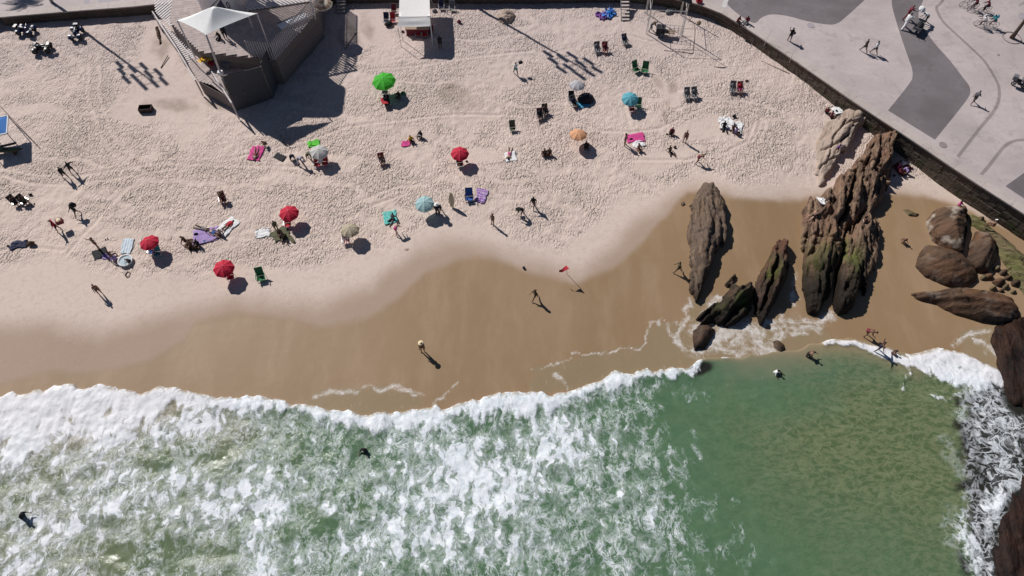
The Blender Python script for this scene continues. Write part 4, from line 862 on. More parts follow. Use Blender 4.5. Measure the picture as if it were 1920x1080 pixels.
def fabric(name, c, rings=None, trans=.25):
    m, N, L, b = principled(name); t = NT(m); p = t.pos()
    a = t.mix(t.noise(p, 3, 4), tuple(x * .9 for x in c), tuple(min(1, x * 1.08) for x in c))
    if rings:
        g = t.N.new('ShaderNodeSeparateXYZ'); L.new(p, g.inputs[0]); r_ = t.math('SQRT', t.math('ADD', t.math('MULTIPLY', g.outputs[0], g.outputs[0]), t.math('MULTIPLY', g.outputs[1], g.outputs[1])))
        a = t.mix(t.ramp(t.math('SINE', t.math('MULTIPLY', r_, rings[1])), -.1, .25), a, rings[0])
    L.new(a, b.inputs['Base Color']); b.inputs['Roughness'].default_value = .8
    tr = N.new('ShaderNodeBsdfTranslucent'); L.new(a, tr.inputs[0]); mx = N.new('ShaderNodeMixShader'); mx.inputs[0].default_value = trans
    L.new(b.outputs[0], mx.inputs[1]); L.new(tr.outputs[0], mx.inputs[2]); L.new(mx.outputs[0], N['Material Output'].inputs[0])
    L.new(t.bump(t.noise(p, 18, 3), .25, .02), b.inputs['Normal']); return m
def parasol(px, py, r, m, label, h=1.45,  tilt=(0, 0), group='parasols stuck in the sand', rz=10):
    """px, py is the middle of the canopy in the photograph"""
    z = 1.0; h += .38
    for _ in range(6):
        q = P(px, py, z); z = float(G(q.x, q.y)) + h
    q = P(px, py, z); q.z = z
    o = empty('parasol', q, R(rz), label, 'parasol', group, rx=R(tilt[0]), ry=R(tilt[1]))
    for k_ in ('canopy', 'pole', 'finial'):
        c = bpy.data.objects.new(k_, PM[k_]); C.objects.link(c); c.parent = o
        if k_ == 'canopy': c.scale = (r, r, r * 1.15 if r < 1.2 else r); shared(c, m)
        elif k_ == 'pole': c.scale = (1, 1, (h + .25) / 2.2)
    for j in range(8):
        c = bpy.data.objects.new('rib', PM['rib']); C.objects.link(c); c.parent = o; c.rotation_euler = (0, 0, math.pi / 4 * j); c.scale = (r, r, r * 1.15 if r < 1.2 else r); c.location.z = -.015
    return o
F_red = fabric('red_parasol_cloth', (.55, .012, .045), trans=.12); F_green = fabric('green_parasol_cloth', (.06, .50, .03)); F_white = fabric('white_parasol_cloth', (.62, .62, .60)); F_pale = fabric('pale_blue_parasol_cloth', (.38, .58, .60))
F_sky = fabric('sky_blue_parasol_cloth', (.13, .45, .55)); F_orange = fabric('peach_parasol_cloth', (.75, .40, .22)); F_cream = fabric('striped_parasol_cloth', (.68, .60, .45), ((.30, .25, .17), 52)); F_pat = fabric('patterned_parasol_cloth', (.60, .60, .62), ((.42, .42, .47), 30))
def towel(px, py, w, l, rz, c, label, seed=0, crump=.05, m=None, cat='towel', name='towel', loc=None):
    rs = np.random.RandomState(seed); nx, ny = 12, 16; u = np.linspace(-.5, .5, nx); v = np.linspace(-.5, .5, ny); U, V = np.meshgrid(u, v)
    a = R(rz); X = U * w + (fbm(U * 3 + seed, V * 3, 2, seed) - .5) * crump * 4; Y = V * l + (fbm(U * 3, V * 3 + 7, 2, seed + 3) - .5) * crump * 4
    p = loc or pt(px, py); WX = p.x + X * math.cos(a) - Y * math.sin(a); WY = p.y + X * math.sin(a) + Y * math.cos(a)
    Zt = (G(WX, WY) - p.z if loc is None else 0) + .05 + np.abs(fbm(U * 5 + 3, V * 6, 3, seed + 9) - .5) * crump * 3.2
    k_ = nx * ny; top = [(X[j, i], Y[j, i], Zt[j, i]) for j in range(ny) for i in range(nx)]; mb = MB(); mb.v = top + [(x, y, z - .012) for x, y, z in top]
    for j in range(ny - 1):
        for i in range(nx - 1): a0 = j * nx + i; mb.f += [(a0, a0 + 1, a0 + nx + 1, a0 + nx), (a0 + k_ + nx, a0 + nx + 1 + k_, a0 + 1 + k_, a0 + k_)]
    rim = [i for i in range(nx)] + [j * nx + nx - 1 for j in range(1, ny)] + [(ny - 1) * nx + i for i in range(nx - 2, -1, -1)] + [j * nx for j in range(ny - 2, 0, -1)]
    mb.f += [(rim[i], rim[i] + k_, rim[(i + 1) % len(rim)] + k_, rim[(i + 1) % len(rim)]) for i in range(len(rim))]; me = mb.mesh(name, False)
    o = link(name, me, None, m or cm(c), True); o.location = p; o.rotation_euler = (0, 0, a); return tag(o, label, cat)
def striped(name, c1, c2, n, axis_=0, wob=.0):
    m, N, L, b = principled(name); t = NT(m); p = t.pos(); g = t.N.new('ShaderNodeSeparateXYZ'); L.new(t.warp(p, wob, 2) if wob else p, g.inputs[0])
    L.new(t.mix(t.ramp(t.math('SINE', t.math('MULTIPLY', g.outputs[axis_], n)), -.15, .15), c1, c2), b.inputs['Base Color']); b.inputs['Roughness'].default_value = .85; return m
def bag(px, py, c, label, s=.35, cat='beach bag', rz=20, loc=None, flat=.7):
    p = loc or pt(px, py); o = empty('beach_bag', p, R(rz), label, cat)
    mb = MB(); mb.ball((0, 0, s * .45 * flat), s * .62, s * .42, s * .5 * flat, 12, 8); mb.v = [(x, y, max(z, 0.0) * (1 + .12 * math.sin(x * 20) * math.cos(y * 17))) for x, y, z in mb.v]
    mb.build('bag_body', cm(c), o, True)
    MB().tube([(-s * .4, 0, s * .6 * flat), (-s * .2, 0, s * 1.05 * flat), (s * .2, 0, s * 1.05 * flat), (s * .4, 0, s * .6 * flat)], .018, 5).build('strap', cm('black'), o); return o
# ================================================================ ON THE SAND
parasol(718, 146, 1.28, F_green, 'large bright green parasol over dark seated group', 1.75, (4, -4))
parasol(862, 283, .93, F_red, 'red parasol over a brown chair in the middle of the beach', 1.35, (2, 2), rz=5)
parasol(540, 395, .95, F_red, 'red parasol beside the couple in olive towels', 1.35, (2, 2), rz=20)
parasol(417, 499, .96, F_red, 'red parasol nearest the sea, with a red chair below it', 1.35, (4, 3), rz=14)
parasol(276, 450, .90, F_red, 'leftmost of the four red parasols, above blue chair backs', 1.3, (-2, -3), rz=0)
parasol(655, 426, .90, F_cream, 'cream parasol with thin concentric rings', 1.25, (-4, 3), rz=20)
parasol(795, 378, .95, F_pale, 'pale blue parasol next to the standing surfboard', 1.35, (5, -2), rz=3)
parasol(597, 280, .95, F_white, 'plain white parasol above two red chairs', 1.4, (3, 3), rz=8)
parasol(1083, 154, .88, F_pat, 'grey and white parasol by the dark beach tent', 1.35, (-6, 4), rz=12)
parasol(1183, 181, .93, F_sky, 'turquoise parasol over one red and one green chair', 1.35, (10, 2), rz=5)
parasol(1085, 246, .93, F_orange, 'peach orange parasol shading one seated person', 1.35, (-8, 4), rz=16)
# ---- left part
person(125, 334, 'walk', 60, 'dark clothed person with rucksack, left of the couple holding hands', 'd', (('shirt', 'black'), ('shorts', 'black')))
bag(122, 322, 'black', 'dark rucksack worn by the left walker of the couple', .3, 'rucksack', loc=pt(125, 334) + Vector((-.05, .2, 1.05)))
person(139, 325, 'armsout', 60, 'dark clothed person on the right of the couple holding hands', 'd', (('shirt', 'black'), ('shorts', 'black')))
person(147, 404, 'walk', -30, 'person bent under a big dark backpack', 'd', (('shirt', 'black'), ('shorts', 'grey')))
bag(140, 390, 'black', 'big dark backpack carried by a walker in black', .5, 'backpack', loc=pt(147, 404) + Vector((.05, .28, 1.0)), flat=1.3)
person(112, 433, 'armsout', -60, 'beach vendor in a red shirt with arms spread', 'b', (('shirt', 'red'), ('shorts', 'black')), hat=('cap', 'black'))
o = empty('vendor_box', pt(121, 428) + Vector((.0, .1, .75)), R(25), 'vendor cooler box with a pale lid carried beside the red shirt', 'cooler box')
MB().box((0, 0, .2), (.62, .45, .4)).build('box_body', cm('maroon'), o); MB().lathe([(.001, .47), (.2, .46), (.24, .41), (.24, .40)], 14).build('lid', cm('straw'), o, True); MB().tube([(-.3, 0, .3), (-.25, 0, .75), (.25, 0, .75), (.3, 0, .3)], .015, 5).build('strap', cm('black'), o)
person(186, 466, 'headhands', -20, 'tanned person with hands behind the head watching the sea', 'b', (('brief', 'maroon'), ('top', 'maroon')), 'long')
def lounger_pair(px, py, rz, label, plabel, wear, skin='d'):
    seated(px, py, rz, 'brown', label, plabel, skin, wear)
seated(33, 383, 60, 'brown', 'brown beach chair at the far left holding a sunbather', 'dark tanned sunbather in the left one of two far left chairs', 'd', (('brief', 'black'),))
seated(50, 382, 60, 'brown', 'brown beach chair, right of the far left pair', 'dark tanned sunbather in the right one of two far left chairs', 'd', (('brief', 'olive'), ('top', 'olive')), 'long')
bag(58, 366, 'black', 'small black bag beside the far left sunbathers', .3); o = empty('sandals', pt(62, 383), R(20), 'pair of dark sandals left by the far left sunbathers', 'sandals')
for s in (-1, 1): MB().ball((s * .12, 0, .03), .06, .15, .03).build('sandal', cm('black'), o, True)
towel(36, 459, 1.5, .85, 8, 'navy', 'crumpled navy blue towel near the left edge', 1, .12); bag(60, 459, 'brown', 'large dark brown bag beside the navy towel', .6, flat=.8); bag(16, 462, 'olive', 'small olive bag left of the navy towel', .22)
person(210, 481, 'ground', 100, 'sunbather sitting with knees drawn up left of the red towel bundle', 'b', (('brief', 'maroon'), ('top', 'lilac')), 'long'); person(219, 489, 'ground_open', 70, 'pale shirted person sitting below another sunbather', 't', (('shirt', 'lilac'), ('brief', 'maroon')), 'long')
towel(188, 476, 1.3, 1.1, 30, 'black', 'dark round edged sheet in place of a shadow-like patch beside the two sitting sunbathers', 4, .05, cat='beach mat', name='mat_or_shadow_sheet'); towel(199, 481, .7, .6, 10, 'lilac', 'small lilac cloth lying on the dark sheet', 5, .1)  # dark sheet made up for a shadow-like patch, lilac cloth on top
m_ws = striped('white_striped_cloth', (.68, .72, .76), (.42, .52, .60), 26)
towel(239, 462, 1.0, 1.7, 4, 'white', 'pale blue striped towel by the white basin', 6, .06, m_ws)
o = empty('basin', pt(237, 491), 0, 'round white basin used as a paddling pool', 'basin'); MB().lathe([(.001, .04), (.5, .04), (.60, .30), (.68, .31), (.68, .27), (.56, 0)], 22).build('basin_shell', cm('white'), o, True); MB().lathe([(.001, .2), (.55, .2)], 20).build('water', mat('basin_water', (.25, .34, .40), .08), o)
person(247, 492, 'crouch', -70, 'child in black crouching at the white basin', 'd', (('trunks', 'black'),), s=.72)
o = empty('sand_toys', pt(240, 515), 0, 'small metal stand and ring left on sand below the basin', 'stand'); MB().tube([(-.35, 0, .02), (-.35, 0, .5)], .02, 5).tube([(-.35, .2, .02), (-.35, 0, .5)], .02, 5).build('leg', m_alu, o); MB().tube([(.2 * math.cos(a), .28 * math.sin(a), .06) for a in np.linspace(0, 6.0, 12)], .035, 5).build('ring', cm('brown'), o)
o = empty('flip_flops', pt(200, 449), R(30), 'dark flip flops lying between the vendor and first red parasol', 'flip flops'); [MB().ball((s * .1, 0, .03), .055, .14, .025).build('flip_flop', cm('black'), o, True) for s in (-1, 1)]
chair(284, 475, 10, 'blue', 'blue chair half hidden under the leftmost red parasol', loc=pt(288, 474)); chair(0, 0, 10, 'teal', 'dark teal chair in shade of the leftmost red parasol', loc=pt(298, 478))
person(190, 552, 'stand', 35, 'lone slim sunbather standing on smooth sand at the left', 'b', (('brief', 'brown'), ('top', 'brown')), 'longb')
# group on purple towel
towel(386, 442, 2.4, 1.7, 12, 'lilac', 'big lilac towel in the middle of the crowded group', 7, .08); towel(427, 425, 1.3, 2.1, -35, 'white', 'white towel under the sunbather in red', 8, .08)
person(428, 424, 'back', -35, 'sunbather in red swimsuit lying on the white towel', 't', (('shirt', 'red'), ('brief', 'red')), 'long'); person(412, 442, 'ground_open', -60, 'dark haired sunbather sitting at the foot of the white towel', 'b', (('trunks', 'navy'),))
person(402, 438, 'back', 60, 'person in bright blue shorts lying across the lilac towel', 'b', (('trunks', 'blue'),)); person(381, 430, 'front', 70, 'dark haired person lying face down on the lilac towel', 'd', (('trunks', 'grey'),))
person(358, 462, 'ground', 20, 'sunbather with brown hair, left of the three huddled together', 'b', (('brief', 'orange'), ('top', 'black')), 'longb'); person(372, 461, 'ground', 0, 'sunbather in black in the middle of the three huddled', 'd', (('shirt', 'black'),), 'long'); person(349, 453, 'ground_open', 90, 'tanned sunbather leaning back at the left end of the group', 'b', (('brief', 'brown'), ('top', 'brown')), 'longb')
towel(362, 460, 1.4, 1.0, -20, 'brown', 'brown towel under the three huddled sunbathers', 9, .08); bag(368, 440, 'black', 'black bag at the upper left of the lilac towel', .34); bag(384, 452, 'sky', 'turquoise folded cloth on the lilac towel', .3, flat=.4)
towel(492, 438, 1.3, .9, 20, 'white', 'small crumpled white towel lying alone', 10, .13)
seated(420, 378, 20, 'red', 'reddish folding chair standing alone left of centre', 'brown haired person under a wide brown hat in the lone reddish chair', 'b', (('brief', 'maroon'),), 'longb', ('hat', 'brown'))
person(526, 440, 'ground', 30, 'tanned sunbather with fair hair beside the red parasol', 'b', (('brief', 'olive'), ('top', 'olive')), 'longb'); person(532, 448, 'ground_open', 20, 'tanned sunbather sitting in front of fair haired companion', 'd', (('trunks', 'olive'),)); person(520, 432, 'stand', 40, 'fair haired person bending over the olive towels', 'b', (('brief', 'olive'), ('shirt', 'olive')), 'longb', s=.9)
towel(526, 440, 1.6, 1.4, 30, 'olive', 'olive towels below the couple by the red parasol', 11, .1)
o = empty('surfboard', pt(545, 447), R(42), 'dark narrow bodyboard lying by the olive towels', 'bodyboard'); MB().ball((0, 0, .06), .2, .75, .05, 14, 8).build('deck', cm('olive'), o, True)
chair(0, 0, 5, 'red', 'red chair under the parasol by the olive towels', loc=pt(541, 424)); chair(0, 0, 15, 'red', 'red chair under the parasol closest to the sea', loc=pt(434, 522))
chair(0, 0, 15, 'green', 'green folding lounger alone on smooth sand', loc=pt(491, 524), s=1.25, frame='green')
# pink towel, sheet in place of a shadow, striped shirt
towel(480, 288, 1.3, 1.9, -8, 'pink', 'bright pink towel left of centre, with a sunbather', 12, .08); person(480, 291, 'back', 180, 'sunbather lying on the bright pink towel at left', 'b', (('brief', 'maroon'), ('top', 'maroon')), 'longb')
person(501, 273, 'crouch', -60, 'brown child crouching in the sand next to the pink towel', 'b', (('brief', 'brown'),), s=.85)
towel(525, 295, 1.25, .75, -28, 'black', 'small black sheet standing in for a cast shadow between pink towel and striped shirt', 13, .03, cat='beach mat', name='mat_or_shadow_sheet')  # black sheet laid on the sand in place of a cast shadow
m_str = striped('striped_shirt_cloth', (.55, .55, .58), (.08, .08, .13), 70, 0)
o = person(563, 308, 'bend', 70, 'person in a striped shirt bending at the tip of the big shadow', 'd', (('shirt', 'grey'), ('trousers', 'grey')))
for ch in o.children:
    if ch.name.startswith(('shirt', 'trousers')): shared(ch, m_str)
person(549, 297, 'crouch', 20, 'dark dressed person crouching behind the striped shirt', 'd', (('shirt', 'navy'), ('trousers', 'navy'))); bag(569, 302, 'white', 'pale bag beside the person in stripes', .3)
person(582, 298, 'bend', 10, 'dark haired person leaning in under the white parasol', 'b', (('shirt', 'olive'), ('trunks', 'black')), 'long'); towel(588, 270, 1.2, .9, 20, 'green', 'bright green cloth tucked behind the white parasol', 14, .1, mat('cloth_lime', (.10, .5, .04), .85))
chair(0, 0, 5, 'red', 'left of the two red chairs below the white parasol', loc=pt(596, 311)); chair(0, 0, 5, 'red', 'right of the two red chairs below the white parasol', loc=pt(611, 309)); towel(603, 303, .4, 1.2, 5, 'white', 'white towel hung between the two red chairs', 15, .08, loc=pt(603, 305) + Vector((0, 0, .45)))
seated(717, 306, 15, 'red', 'red chair with a sunbather right of the white parasol', 'tanned sunbather reclining in the single red chair at centre left', 'b', (('trunks', 'grey'),), 'hair')
# yellow shirt group
person(771, 266, 'ground', 40, 'person in a yellow shirt sitting with a friend in black', 'd', (('shirt', 'yellow'), ('trunks', 'black'))); person(789, 257, 'ground', -30, 'person in black with a white bag on the lap', 'd', (('shirt', 'black'), ('shorts', 'black'))); bag(789, 256, 'white', 'small white bag on the lap of the person in black', .22, loc=pt(790, 258) + Vector((0, -.1, .35)))
towel(762, 270, .9, .8, 10, 'pink', 'faded pink towel in front of the yellow shirt', 16, .1)
chair(0, 0, 8, 'brown', 'brown chair under the central red parasol', loc=pt(862, 311)); bag(875, 303, 'black', 'small dark bag in the shade of the central red parasol', .22)
# green parasol group
seated(727, 197, 10, 'black', 'black chair in the shade below the green parasol', 'dark figure slumped in the black chair by the green parasol', 'd', (('shirt', 'black'), ('shorts', 'black'))); person(748, 183, 'ground', -20, 'dark figure sitting at the edge of the green parasol shade', 'd', (('shirt', 'black'), ('shorts', 'grey')))
bag(756, 176, 'green', 'grey green cool bag in the shade of the green parasol', .45, 'cool bag'); chair(0, 0, 0, 'black', 'black folding chair half under the green parasol', loc=pt(722, 176))
towel(722, 193, .7, 1.0, 12, 'red', 'red towel hanging over the chair by the green parasol', 17, .08, loc=pt(722, 196) + Vector((0, 0, .5)))
# small things near the top
person(967, 140, 'walk', -160, 'walking vendor in a white shirt and teal shorts', 'd', (('shirt', 'white'), ('shorts', 'teal'))); bag(977, 121, 'black', 'black goods bundle carried by the white shirted vendor', .42, 'bundle', loc=pt(970, 138) + Vector((.35, .2, 1.2)), flat=1)
bag(861, 43, 'maroon', 'small dark red ball shaped bag near the shadowed wall', .4, flat=1)
for i, (x, y, c, lb) in enumerate(((848, 20, 'grey', 'right of two folding chairs left in the wall shadow'), (828, 17, 'navy', 'left of two folding chairs left in the wall shadow'))): chair(0, 0, 0, c, lb, loc=pt(x, y))
seated(1119, 97, 8, 'grey', 'grey chair in the pair left of the turquoise parasol', 'sunbather covered by a grey towel in the grey chair', 'd', (('shirt', 'grey'), ('trousers', 'grey'))); seated(1134, 97, 8, 'red', 'dull red chair beside the grey chair with a sunbather', 'sunbather in dull red clothes in the red chair at upper centre', 'b', (('shirt', 'maroon'), ('shorts', 'maroon')))
seated(1171, 82, 18, 'grey', 'dark chair alone below the beach steps', 'person in navy reclining in the chair below the steps', 'd', (('shirt', 'navy'), ('trousers', 'grey')))
chair(0, 0, 28, 'green', 'left of the two empty pale green chairs', loc=pt(1192, 134), frame='green', s=1.2); chair(0, 0, -12, 'green', 'right of the two empty pale green chairs', loc=pt(1208, 136), frame='green', s=1.2)
seated(1012, 222, 8, 'maroon', 'dark red chair in the pair near the centre', 'dark sunbather lying back in the dark red chair of the centre pair', 'd', (('shorts', 'black'), ('shirt', 'black'))); seated(1022, 214, 10, 'olive', 'olive chair behind the dark red one near the centre', 'sunbather in the olive chair of the centre pair', 'd', (('shorts', 'black'),))
chair(0, 0, 8, 'olive', 'empty dark olive chair alone at the centre of the beach', loc=pt(961, 245))
seated(1287, 183, 5, 'grey', 'left of the two grey chairs on the right of the beach', 'sunbather in grey in the left grey chair', 'd', (('shirt', 'grey'), ('trousers', 'grey'))); seated(1301, 182, 12, 'grey', 'right of the two grey chairs on the right of the beach', 'sunbather in grey in the right grey chair', 'd', (('shirt', 'grey'), ('trousers', 'grey')))
seated(1372, 171, -4, 'grey', 'bluish grey chair in the pair nearest the curved wall', 'sunbather under a bluish towel in the grey chair by the wall', 'd', (('shirt', 'grey'), ('trousers', 'grey'))); seated(1386, 172, 5, 'red', 'bright red chair in the pair nearest the curved wall', 'sunbather in pink and red in the chair nearest the wall', 'b', (('shirt', 'red'), ('shorts', 'pink')))
bag(1400, 152, 'brown', 'flat dark bag lying by the pair of chairs near the wall', .35, flat=.4)
# tent, blue towel
o = empty('beach_tent', pt(1098, 187), R(15), 'low black pop up beach tent beside the grey parasol', 'beach tent')
mb = MB(); mb.ball((0, 0, 0), .95, .75, .75, 16, 10); mb.v = [(x, y, max(z, 0)) for x, y, z in mb.v]; mb.build('tent_shell', cm('black'), o, True); MB().tube([(-.95, 0, 0), (-.6, 0, .6), (0, 0, .77), (.6, 0, .6), (.95, 0, 0)], .018, 5).build('tent_pole', m_alu, o)
towel(1094, 196, 1.4, 1.0, 18, 'sky', 'sky blue towel in front of the black tent', 20, .08); seated(1076, 198, 25, 'black', 'black chair left of the sky blue towel', 'person in dark clothes lying in the black chair by the tent', 'd', (('shirt', 'navy'), ('shorts', 'black')))
chair(0, 0, 5, 'black', 'second black chair behind the sky blue towel', loc=pt(1071, 190))
chair(0, 0, 8, 'red', 'red chair under the turquoise parasol', loc=pt(1184, 208)); chair(0, 0, -5, 'green', 'green chair under the turquoise parasol', loc=pt(1196, 202))
person(1099, 277, 'ground', 0, 'person sitting in the shadow of the peach parasol', 'd', (('shirt', 'black'), ('shorts', 'black')))
person(1021, 291, 'ground', 15, 'left one of two dark bathers sitting back to back', 'd', (('brief', 'black'), ('top', 'black')), 'long'); person(1030, 289, 'ground', -10, 'right one of two dark bathers sitting back to back', 'b', (('trunks', 'brown'),)); towel(1024, 288, 1.0, .8, 10, 'brown', 'brown mat under the two dark bathers', 22, .05, cat='beach mat', name='mat_or_shadow_sheet')
towel(957, 294, 1.2, 1.3, 10, 'white', 'white towel with a sunbather whose legs point inland', 23, .06); person(955, 290, 'front', -8, 'fair sunbather lying head down towards the sea on white towel', 'p', (('brief', 'pink'),), 'long'); bag(967, 288, 'black', 'tiny black bag by the fair sunbather', .16)
# pink towel right
towel(1191, 259, 1.9, 1.2, 12, 'pink', 'large magenta towel at the right of centre', 24, .08); towel(1197, 271, 1.2, .9, 20, 'white', 'white towel overlapping the magenta towel', 25, .08)
person(1171, 272, 'stand', 60, 'slim bather standing left of the magenta towel', 'b', (('brief', 'maroon'), ('top', 'black')), 'long'); person(1197, 281, 'ground', 30, 'pale bather sitting on the white towel', 't', (('brief', 'pink'), ('top', 'pink')), 'long'); bag(1183, 262, 'black', 'black bag lying on the magenta towel', .3)
person(1259, 251, 'ground', -20, 'person in maroon sitting near the centre right', 'd', (('shirt', 'maroon'), ('shorts', 'black'))); bag(1250, 252, 'brown', 'small brown bag left of the person in maroon', .2)
person(1256, 286, 'ground_open', 20, 'dark bather leaning forward beside a round bag', 'd', (('trunks', 'olive'),)); bag(1265, 277, 'brown', 'round brown bag next to the dark bather', .26, flat=1)
person(1283, 267, 'stand', -30, 'slim tanned person standing alone near the white blankets', 'b', (('brief', 'maroon'), ('top', 'maroon')), 'longb')
person(1306, 306, 'bend', 100, 'tanned bather bending low beside a long shadow', 'b', (('trunks', 'maroon'),))
# white blanket group
towel(1362, 232, 1.8, 1.5, 8, 'white', 'left crumpled white blanket with black garments', 27, .2); towel(1381, 238, 1.3, 1.5, -20, 'white', 'right white blanket where two people sit', 28, .12)
person(1357, 240, 'ground_open', 0, 'person in black on the left white blanket', 'd', (('shirt', 'black'), ('trousers', 'black'))); person(1374, 244, 'ground', 10, 'tanned person sitting on the right white blanket', 'b', (('brief', 'maroon'), ('top', 'maroon')), 'long'); person(1379, 250, 'ground', 60, 'person in navy sitting in front of the white blankets', 'b', (('trunks', 'navy'), ('shirt', 'lilac')))
bag(1376, 219, 'black', 'round black bag behind the white blankets', .34, flat=1)
# middle row
chair(0, 0, 3, 'blue', 'blue lounger chair beside the purple towel', loc=pt(880, 375), s=1.25, frame='navy'); towel(902, 368, 1.1, 1.6, -12, 'purple', 'patterned purple towel right of the blue chair', 30, .08, striped('purple_pattern_cloth', (.28, .12, .38), (.45, .34, .52), 20, 1, .8)); bag(894, 373, 'grey', 'grey bag between the blue chair and purple towel', .28)
person(924, 421, 'stand', -40, 'slim tanned bather walking by the smooth sand edge', 'b', (('brief', 'olive'), ('top', 'brown')), 'longb')
person(980, 404, 'bend', -80, 'person bending over a green bundle', 'd', (('shirt', 'black'), ('trunks', 'black'))); bag(968, 392, 'green', 'dark green bundle held by the bending person', .4, 'bundle', loc=pt(971, 400) + Vector((0, 0, .5)))
person(1000, 389, 'walk', -20, 'dark bather leaning forward right of the green bundle', 'd', (('shirt', 'black'), ('trunks', 'brown')))
towel(732, 408, 1.3, 1.5, 12, 'teal', 'turquoise patterned towel with a dark haired sunbather', 31, .06, striped('teal_pattern_cloth', (.05, .42, .38), (.20, .55, .50), 22, 0, 1.2)); person(736, 412, 'ground_open', -30, 'dark haired sunbather on the turquoise towel', 'd', (('shirt', 'grey'), ('trunks', 'black')))
person(743, 440, 'bend', 150, 'fair bather bending below the turquoise towel', 'p', (('brief', 'pink'), ('top', 'pink')), 'longb')
person(821, 402, 'stand', 30, 'person in black under a white cap right of the pale blue parasol', 'd', (('shirt', 'black'), ('trousers', 'black')), hat=('hat', 'white'), s=.95); person(827, 398, 'bend', -60, 'dark figure bending beside the pale blue parasol', 'd', (('shirt', 'black'), ('shorts', 'black')))
m_redst = striped('red_white_cloth', (.62, .58, .56), (.35, .03, .04), 42, 0)
o = chair(0, 0, 4, 'red', 'red and white striped chair under the ringed cream parasol', loc=pt(650, 455), s=1.2)
for ch in o.children:
    if ch.name.startswith(('seat', 'backrest')): shared(ch, m_redst)
# surfboard stuck upright
o = empty('surfboard', pt(848, 389), R(5), 'cream surfboard standing upright in the sand', 'surfboard', rx=R(-12)); mb = MB()
prof = [(0, .0), (.14, .12), (.24, .5), (.27, .95), (.22, 1.45), (.10, 1.8), (0, 1.9)]; nv = len(prof)
vs_ = [(x, -.03, z) for x, z in prof] + [(-x, -.03, z) for x, z in prof[::-1]] + [(x, .03, z) for x, z in prof] + [(-x, .03, z) for x, z in prof[::-1]]; n = nv * 2
mb.add(vs_, [tuple(range(n)), tuple(range(2 * n - 1, n - 1, -1))] + [(i, n + i, n + (i + 1) % n, (i + 1) % n) for i in range(n)]); mb.build('board', cm('cream'), o); MB().box((0, -.034, .95), (.02, .004, 1.7)).build('stringer', cm('brown'), o); MB().box((0, .1, .2), (.012, .14, .16)).build('fin', cm('straw'), o)
# ball, flag, walkers on the wet sand
o = MB().ball((0, 0, .13), .13, n=14, m=10).build('beach_ball', cm('black'), None, True); o.location = pt(982, 503); tag(o, 'small black ball alone on the damp sand', 'ball')
person(1003, 561, 'walk', -60, 'brown haired walker on the wet sand near the red flag', 'b', (('shirt', 'brown'), ('trunks', 'olive')), 'longb')
person(793, 659, 'stand', 10, 'walker under a straw sun hat on the wet sand', 'b', (('brief', 'maroon'), ('top', 'maroon')), 'long', hat=('hat', 'straw'))
person(1270, 510, 'walk', -90, 'person with arms bent walking beside the grey slab rock', 'd', (('shirt', 'olive'), ('shorts', 'black')))
def lift(px, py, qx, qy):
    """the point seen at (px, py) whose shadow on the ground falls at (qx, qy)"""
    S_ = pt(qx, qy); c = Vector((0, 0, CAM_H)); d1 = ray(px, py).normalized(); d2 = SUNV; w0 = c - S_; a, b_, c_ = d1.dot(d1), d1.dot(d2), d2.dot(d2); d_, e = d1.dot(w0), d2.dot(w0)
    t2 = (a * e - b_ * d_) / (a * c_ - b_ * b_); return S_ + d2 * t2
base = pt(1063, 514); top = lift(1063, 497, 1089, 541); lowr = lift(1062, 508, 1097, 551); tipf = lift(1048, 510, 1070, 545)
o = empty('warning_flag', base, 0, 'red warning flag on a thin pole in the wet sand', 'flag'); MB().tube([(0, 0, 0), top - base], .022, 6).build('pole', cm('wood'), o)
mb = MB(); A_, B_, D_ = top - base, lowr - base, tipf - base; q = []
for i in range(9):
    u = i / 8
    for j in range(5): v = j / 4; a = A_.lerp(D_ + Vector((0, 0, .18)), u); b_ = B_.lerp(D_ - Vector((0, 0, .18)), u); w = a.lerp(b_, v); w += Vector((.25, .9, .1)) * .10 * math.sin(u * 8) * u; q.append(w)
mb.add(q, [(i * 5 + j, i * 5 + j + 1, (i + 1) * 5 + j + 1, (i + 1) * 5 + j) for i in range(8) for j in range(4)]); mb.build('flag_cloth', cm('red'), o, True)
# ---- rocks: people and towels
def onrock(px, py, h): p = pt(px, py, h); return p
person(0, 0, 'ground', 150, 'left sitting person on the pale ledge by the wall', 'd', (('shirt', 'maroon'), ('shorts', 'black')), loc=onrock(1549, 212, .0)); person(0, 0, 'ground', 60, 'right sitting person on the pale ledge by the wall', 'd', (('shirt', 'maroon'), ('shorts', 'black')), loc=onrock(1558, 220, .05))
towel(1571, 205, .9, .9, 10, 'white', 'small white cloth on the pale ledge rock', 40, .1, loc=onrock(1570, 208, .55)); bag(0, 0, 'black', 'small black bag on the white cloth by the wall', .22, loc=onrock(1568, 208, .65))
person(0, 0, 'armsout', 30, 'child in a purple shirt clambering on the pale ledge', 'b', (('shirt', 'purple'), ('trunks', 'maroon')), loc=onrock(1566, 287, 1.45), s=.8)
for a in ((1682, 318, 'ground', 40, 'pink', 'maroon', 'bather in pink, leftmost of the group beside the biggest rock'), (1690, 312, 'ground_open', -40, 'white', 'maroon', 'bather with a white towel in the group beside the biggest rock'), (1686, 326, 'ground', 100, 'maroon', 'black', 'dark bather nearest the sea in the group beside the biggest rock'), (1696, 324, 'ground', -60, 'lilac', 'black', 'bather in lilac, rightmost of the group beside the biggest rock')):
    person(a[0], a[1], a[2], a[3], a[6], 'b', (('shirt', a[4]), ('trunks', a[5])), 'long')
towel(1691, 316, 1.7, 1.5, 40, 'maroon', 'dark red towel shared by the group beside the biggest rock', 41, .1); bag(1676, 330, 'black', 'black bag between the biggest rock and the group', .3)
